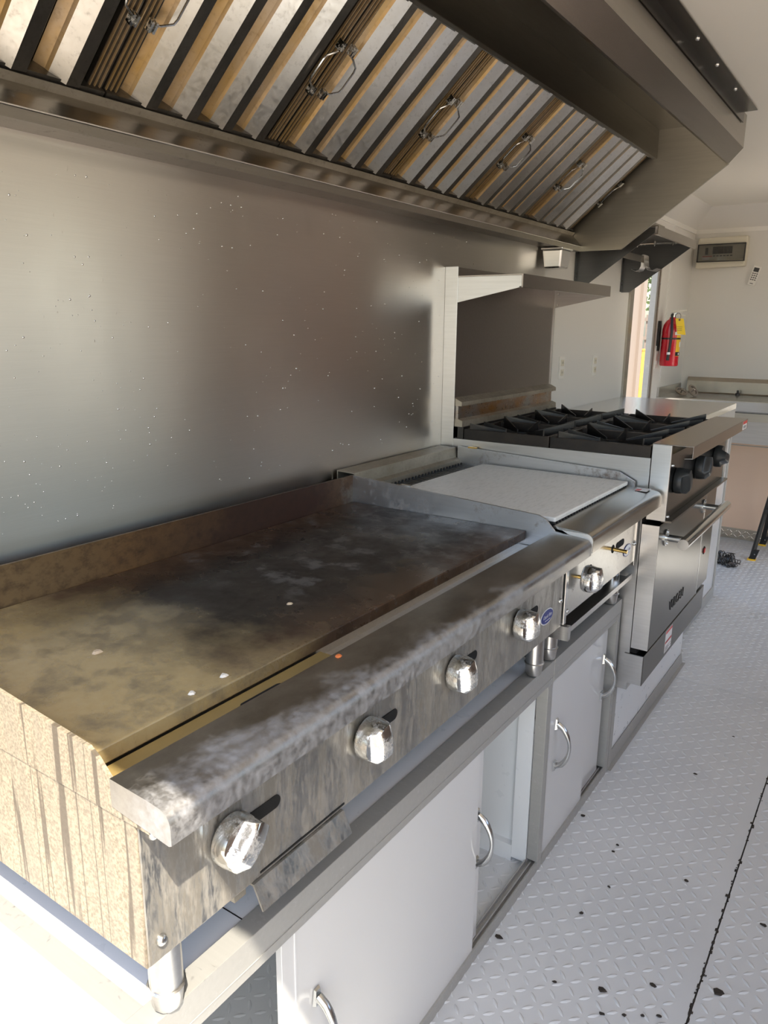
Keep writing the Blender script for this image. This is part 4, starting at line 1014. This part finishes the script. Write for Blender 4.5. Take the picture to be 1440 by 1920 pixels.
# sink counter
SKY = 4.985
s = thing('sink_counter', 'stainless sink counter with raised back splash on the far wall', 'sink', (0.5, 5.28, 0.0))
part('worktop', MB().box(WX+0.001, 1.30, SKY, YB-0.002, 0.985, 1.000), M['steel_hood'], s, bev=0.003)
part('front_apron', MB().sheet([(SKY-0.001, 1.003), (SKY-0.012, 1.000), (SKY-0.012, 0.948), (SKY, 0.940)], 0, WX+0.001, 1.30, -0.003), M['steel_clean'], s)
part('under_apron', MB().box(WX+0.001, 1.30, SKY+0.004, SKY+0.010, 0.885, 0.935), M['steel_end'], s)
part('shadow_gap', MB().box(WX+0.001, 1.30, SKY+0.002, SKY+0.008, 0.934, 0.942), M['black'], s)
part('back_splash', MB().sheet([(YB-0.030, 1.000), (YB-0.022, 1.006), (YB-0.020, 1.080), (YB-0.004, 1.104), (YB-0.001, 1.104)], 0, 0.018, 1.30, 0.002), M['steel_hood'], s)
part('side_splash', MB().box(WX+0.001, WX+0.012, SKY, YB-0.03, 1.000, 1.062), M['steel'], s)
part('bowl', MB().box(0.34, 0.90, 5.06, 5.46, 0.74, 0.985), M['steel'], s)
part('bowl_opening', MB().box(0.36, 0.88, 5.08, 5.44, 1.0002, 1.0012), M['steel_hood'], s)
for x in (0.02, 1.27):
    for y in (SKY+0.04, YB-0.05): part('leg', MB().lathe([(0.018, 0), (0.018, 0.985)], (x, y, 0.0), n=12), M['steel'], s, smooth=0.8)
for lbl, x, y, a in (('round sink strainer lying flat near the wall corner', 0.055, 5.26, 0.45), ('round sink strainer tipped up beside the flat strainer', 0.135, 5.22, 0.95)):
    t = thing('sink_strainer', lbl, 'strainer', (x, y, 1.0008))
    def tp(mb):
        R = Matrix.Rotation(a, 3, 'Y') @ Matrix.Rotation(0.35, 3, 'X')
        pv = [R @ Vector(v) for v in mb.v]; zm = min(p.z for p in pv)
        return pv, zm
    rim = MB().lathe([(0.042, 0.0), (0.043, 0.004), (0.030, 0.006), (0.026, -0.006), (0.010, -0.010)], (0, 0, 0), n=20)
    knobm = MB().lathe([(0.004, -0.008), (0.004, 0.014), (0.008, 0.018), (0.004, 0.022)], (0, 0, 0), n=10)
    pv, zm = tp(rim); rim.v = [(p.x+x, p.y+y, p.z-zm+1.0008) for p in pv]
    pv2, _ = tp(knobm); knobm.v = [(p.x+x, p.y+y, p.z-zm+1.0008) for p in pv2]
    part('rim', rim, M['range_ledge'], t, smooth=0.6); part('stem', knobm, M['range_ledge'], t, smooth=0.6)
cl = thing('tap_stub', 'small black tap stub at the back of the sink counter', 'tap', (0.36, 5.50, 1.0))
part('base', MB().lathe([(0.016, 0), (0.014, 0.012), (0.008, 0.016)], (0.36, 5.50, 1.0003), n=12), M['black'], cl, smooth=0.7)
part('stem', MB().lathe([(0.007, 0.014), (0.007, 0.030), (0.004, 0.033)], (0.36, 5.50, 1.0003), n=10), M['black'], cl, smooth=0.7)

# scourer on the floor
sm = MB()
for i in range(46):
    cx, cy = 0.475+random.gauss(0, 0.035), 4.93+random.gauss(0, 0.035); cz = 0.012+0.05*random.random()*max(0.1, 1-abs(cx-0.47)*9)
    rr = 0.010+0.014*random.random(); ph = random.random()*6; ax = random.random()*3; pts = []
    for q in range(15):
        t_ = ph+q*0.75
        pts.append((cx+rr*math.cos(t_)*math.cos(ax)+0.0018*q, cy+rr*math.cos(t_)*math.sin(ax), max(0.003, cz+rr*math.sin(t_))))
    sm.tube(pts, 0.0028, 4)
for i in range(14):
    cx, cy = 0.545+random.gauss(0, 0.012), 4.86+random.gauss(0, 0.012); pts = []
    ph = random.random()*6; rr = 0.008+0.008*random.random()
    for q in range(13): pts.append((cx+rr*math.cos(ph+q*0.8), cy+rr*math.sin(ph*2+q*0.5), max(0.003, 0.012+0.010*math.sin(ph+q*0.8))))
    sm.tube(pts, 0.0026, 4)
single('scouring_pad', sm, M['rag'], 'dark tangled steel scouring pad on the floor by the far cabinet', 'scourer', smooth=1)

# step stool at the right edge
ld = thing('step_stool', 'black folding step stool with yellow feet at the right edge', 'step stool', (0.79, 5.29, 0.0))
for y, sgn in ((5.09, 1), (5.50, 1)):
    for sx_, tx in ((0.625, 0.70), (0.955, 0.88)):
        ty = 5.24 if y < 5.3 else 5.36
        L = part('leg', MB().tube([(sx_+(tx-sx_)*0.02, y+(ty-y)*0.02, 0.02), (tx, ty, 0.62)], 0.014, 4), M['black'], ld)
        part('foot', MB().box(sx_-0.022, sx_+0.026, y-0.020, y+0.022, 0.0, 0.012), M['yellow_plastic'], L, bev=0.002)
        part('foot_socket', MB().prism([(sx_-0.016, 0.012), (sx_+0.024, 0.012), (sx_+0.040, 0.070), (sx_+0.006, 0.070)] if tx > sx_ else [(sx_-0.024, 0.012), (sx_+0.016, 0.012), (sx_-0.006, 0.070), (sx_-0.040, 0.070)], 1, y-0.016, y+0.018), M['black'], L)
        part('rivet', MB().lathe([(0.005, 0), (0.004, -0.004)], (sx_+(0.018 if tx > sx_ else -0.018), y-0.016, 0.045), axis=1, n=8), M['zinc'], L)
part('step', MB().box(0.665, 0.915, 5.12, 5.24, 0.31, 0.335), M['black'], ld, bev=0.004)
part('step', MB().box(0.69, 0.89, 5.20, 5.40, 0.61, 0.635), M['black'], ld, bev=0.004)

# debris on the floor
FL = [(1130, 1857, 10, 'brown leaf scrap on the floor, near the bottom edge of the photo'), (1224, 1848, 7, None), (1345, 1860, 11, 'torn dark scrap on the floor seam near the lower right corner'), (936, 1758, 8, 'brown scrap by the cabinet\'s bottom rail'),
      (1093, 1530, 5, None), (1158, 1585, 4, None), (1150, 1598, 4, None), (1286, 1652, 5, None), (1090, 1713, 5, None), (1142, 1664, 4, None), (1304, 1452, 4, None), (1375, 1382, 3, None), (1040, 1842, 5, None), (1128, 1902, 6, None), (1170, 1905, 5, None), (1236, 1907, 5, None), (1205, 1905, 5, None), (1430, 1735, 6, None)]
def floor_at(px, py):
    d = rt*((px-720)/F_PX)-up*((py-960)/F_PX)+fw
    return CAM+d*(-CAM.z/d.z)
for px, py, w, lb_ in FL:
    p = floor_at(px, py); dd = (p-CAM).length; rr = w*dd/F_PX*0.6
    mb = MB(); n = 7; base = []
    for q in range(n):
        a = 2*PI*q/n; e = rr*(0.6+0.7*random.random()); base.append((p.x+e*math.cos(a)*1.3, p.y+e*math.sin(a)))
    mb.add([(x, y, 0.0017) for x, y in base]+[(p.x+(x-p.x)*0.7, p.y+(y-p.y)*0.7, 0.0035) for x, y in base], [tuple(range(n-1, -1, -1)), tuple(range(n, 2*n))]+[(q, (q+1) % n, (q+1) % n+n, q+n) for q in range(n)])
    single('debris_fleck', mb, M['fleck'], lb_ or 'tiny dark fleck of debris on the tread plate floor', 'debris', group=None if lb_ else 'small flecks on the floor')
seam = MB()
for i in range(110):
    y = 1.35+random.random()**1.3*1.3
    if random.random() < 0.25 and y > 2.2: continue
    rr = 0.0012+0.0024*random.random()**2; x = 1.09+random.gauss(0, 0.002)
    seam.add([(x-rr, y-rr*2, 0.0012), (x+rr, y-rr*1.5, 0.0012), (x+rr*0.8, y+rr*2, 0.0012), (x-rr, y+rr*1.6, 0.0012), (x, y, 0.003)], [(0, 1, 4), (1, 2, 4), (2, 3, 4), (3, 0, 4), (3, 2, 1, 0)])
part('seam_dirt', seam, M['fleck'], plates[0][0], kind='stuff')

# ------------------------------------------------------------------ outside, seen through the left doorway
single('white_building', MB().box(-6.0, -2.9, 10.0, 14.4, -0.7, 4.5).box(-2.95, -2.88, 10.0, 14.42, 4.4, 4.6).box(-2.92, -2.85, 14.2, 14.42, -0.7, 4.5), M['ext_white'], 'pale sunlit building outside beyond the left doorway', 'building', loc=(-4.4, 12, -0.7))
pst = thing('timber_post', 'yellow timber post standing outside beyond the doorway', 'post', (-3.0, 14.76, -0.7))
part('shaft', MB().box(-3.06, -2.90, 14.62, 14.90, -0.7, 1.02), M['orange_wood'], pst)
part('cap', MB().box(-3.07, -2.89, 14.6, 14.92, 1.02, 1.05), M['orange_wood'], pst)
tr = thing('tree', 'leafy green tree far outside beyond the doorway', 'tree', (-6.0, 27, -0.7))
part('trunk', MB().tube([(-6, 27, -0.7), (-6, 27, 2.6)], 0.2, 8), M['bark'], tr, smooth=1)
lf = MB()
for i in range(900):
    a = random.random()*6.28; e = math.acos(2*random.random()-1); q = 1.6*random.random()**0.4
    c0 = Vector((-6+q*math.sin(e)*math.cos(a)*1.2, 27+q*math.sin(e)*math.sin(a)*1.2, 3.6+q*math.cos(e)))
    t1_ = Vector((random.gauss(0, 1), random.gauss(0, 1), random.gauss(0, 1))).normalized(); t2_ = t1_.cross(Vector((random.random(), 1, 0.3))).normalized()
    lf.add([c0-t1_*0.14, c0+t2_*0.06, c0+t1_*0.14, c0-t2_*0.06], [(0, 1, 2, 3)])
part('foliage', lf, M['leaf'], tr, kind='stuff')
fc = thing('lattice_fence', 'white lattice fence outside behind the timber post', 'fence', (-4.0, 19.0, -0.7))
for i in range(9): part('upright', MB().box(-5.4+i*0.32, -5.34+i*0.32, 18.98, 19.02, -0.7, 1.75), M['ext_white'], fc)
for i in range(6): part('rail', MB().box(-5.5, -2.7, 18.95, 18.98, -0.6+i*0.44, -0.52+i*0.44), M['ext_white'], fc)

# neighbouring brown timber wall on the serving side (only reflected in the steel)
nw = thing('timber_wall', 'brown timber wall outside the serving side of the trailer', 'wall', (5.52, 10.4, -0.7))
for i in range(24): part('plank', MB().box(5.5, 5.54, 5.6+i*0.40, 5.99+i*0.40, -0.7, 3.2), M['brown_wood'], nw)

fg = thing('refrigerator', 'unseen dark refrigerator added in the far right corner for the steel to reflect', 'refrigerator', (1.9, 5.2, 0.0))  # out of view, invented to give the range and wall steel a dark reflection
part('body', MB().box(1.63, 2.18, 4.93, 5.56, 0.08, 1.98), M['black'], fg, bev=0.004)
part('door', MB().box(1.63, 2.18, 4.885, 4.925, 0.12, 1.98), M['dark_door'], fg, bev=0.004)
part('handle', MB().tube([(1.70, 4.885, 0.95), (1.70, 4.85, 0.97), (1.70, 4.85, 1.33), (1.70, 4.885, 1.35)], 0.010, 8), M['chrome_bar'], fg, smooth=0.8)
for x in (1.69, 2.12):
    for y in (4.98, 5.50): part('foot', MB().lathe([(0.02, 0), (0.02, 0.08)], (x, y, 0.0), n=10), M['black'], fg)

ht = struct('added_hatch', MB().prism([(RX+T, 1.97), (3.12, 2.22), (3.12, 2.25), (RX+T, 2.00)], 1, 0.62, 3.12), M['wall_white'], label='unseen raised hatch added over the serving window to block the sun')  # unseen hatch added to keep direct sun out of the serving window
part('edge_trim', MB().prism([(3.10, 2.20), (3.13, 2.208), (3.13, 2.258), (3.10, 2.25)], 1, 0.60, 3.14), M['frame_alu'], ht)
for y in (1.20, 3.02): part('gas_strut', MB().tube([(RX+T, y, 1.55), (2.75, y, 2.115)], 0.010, 8), M['chrome_bar'], ht, smooth=1)
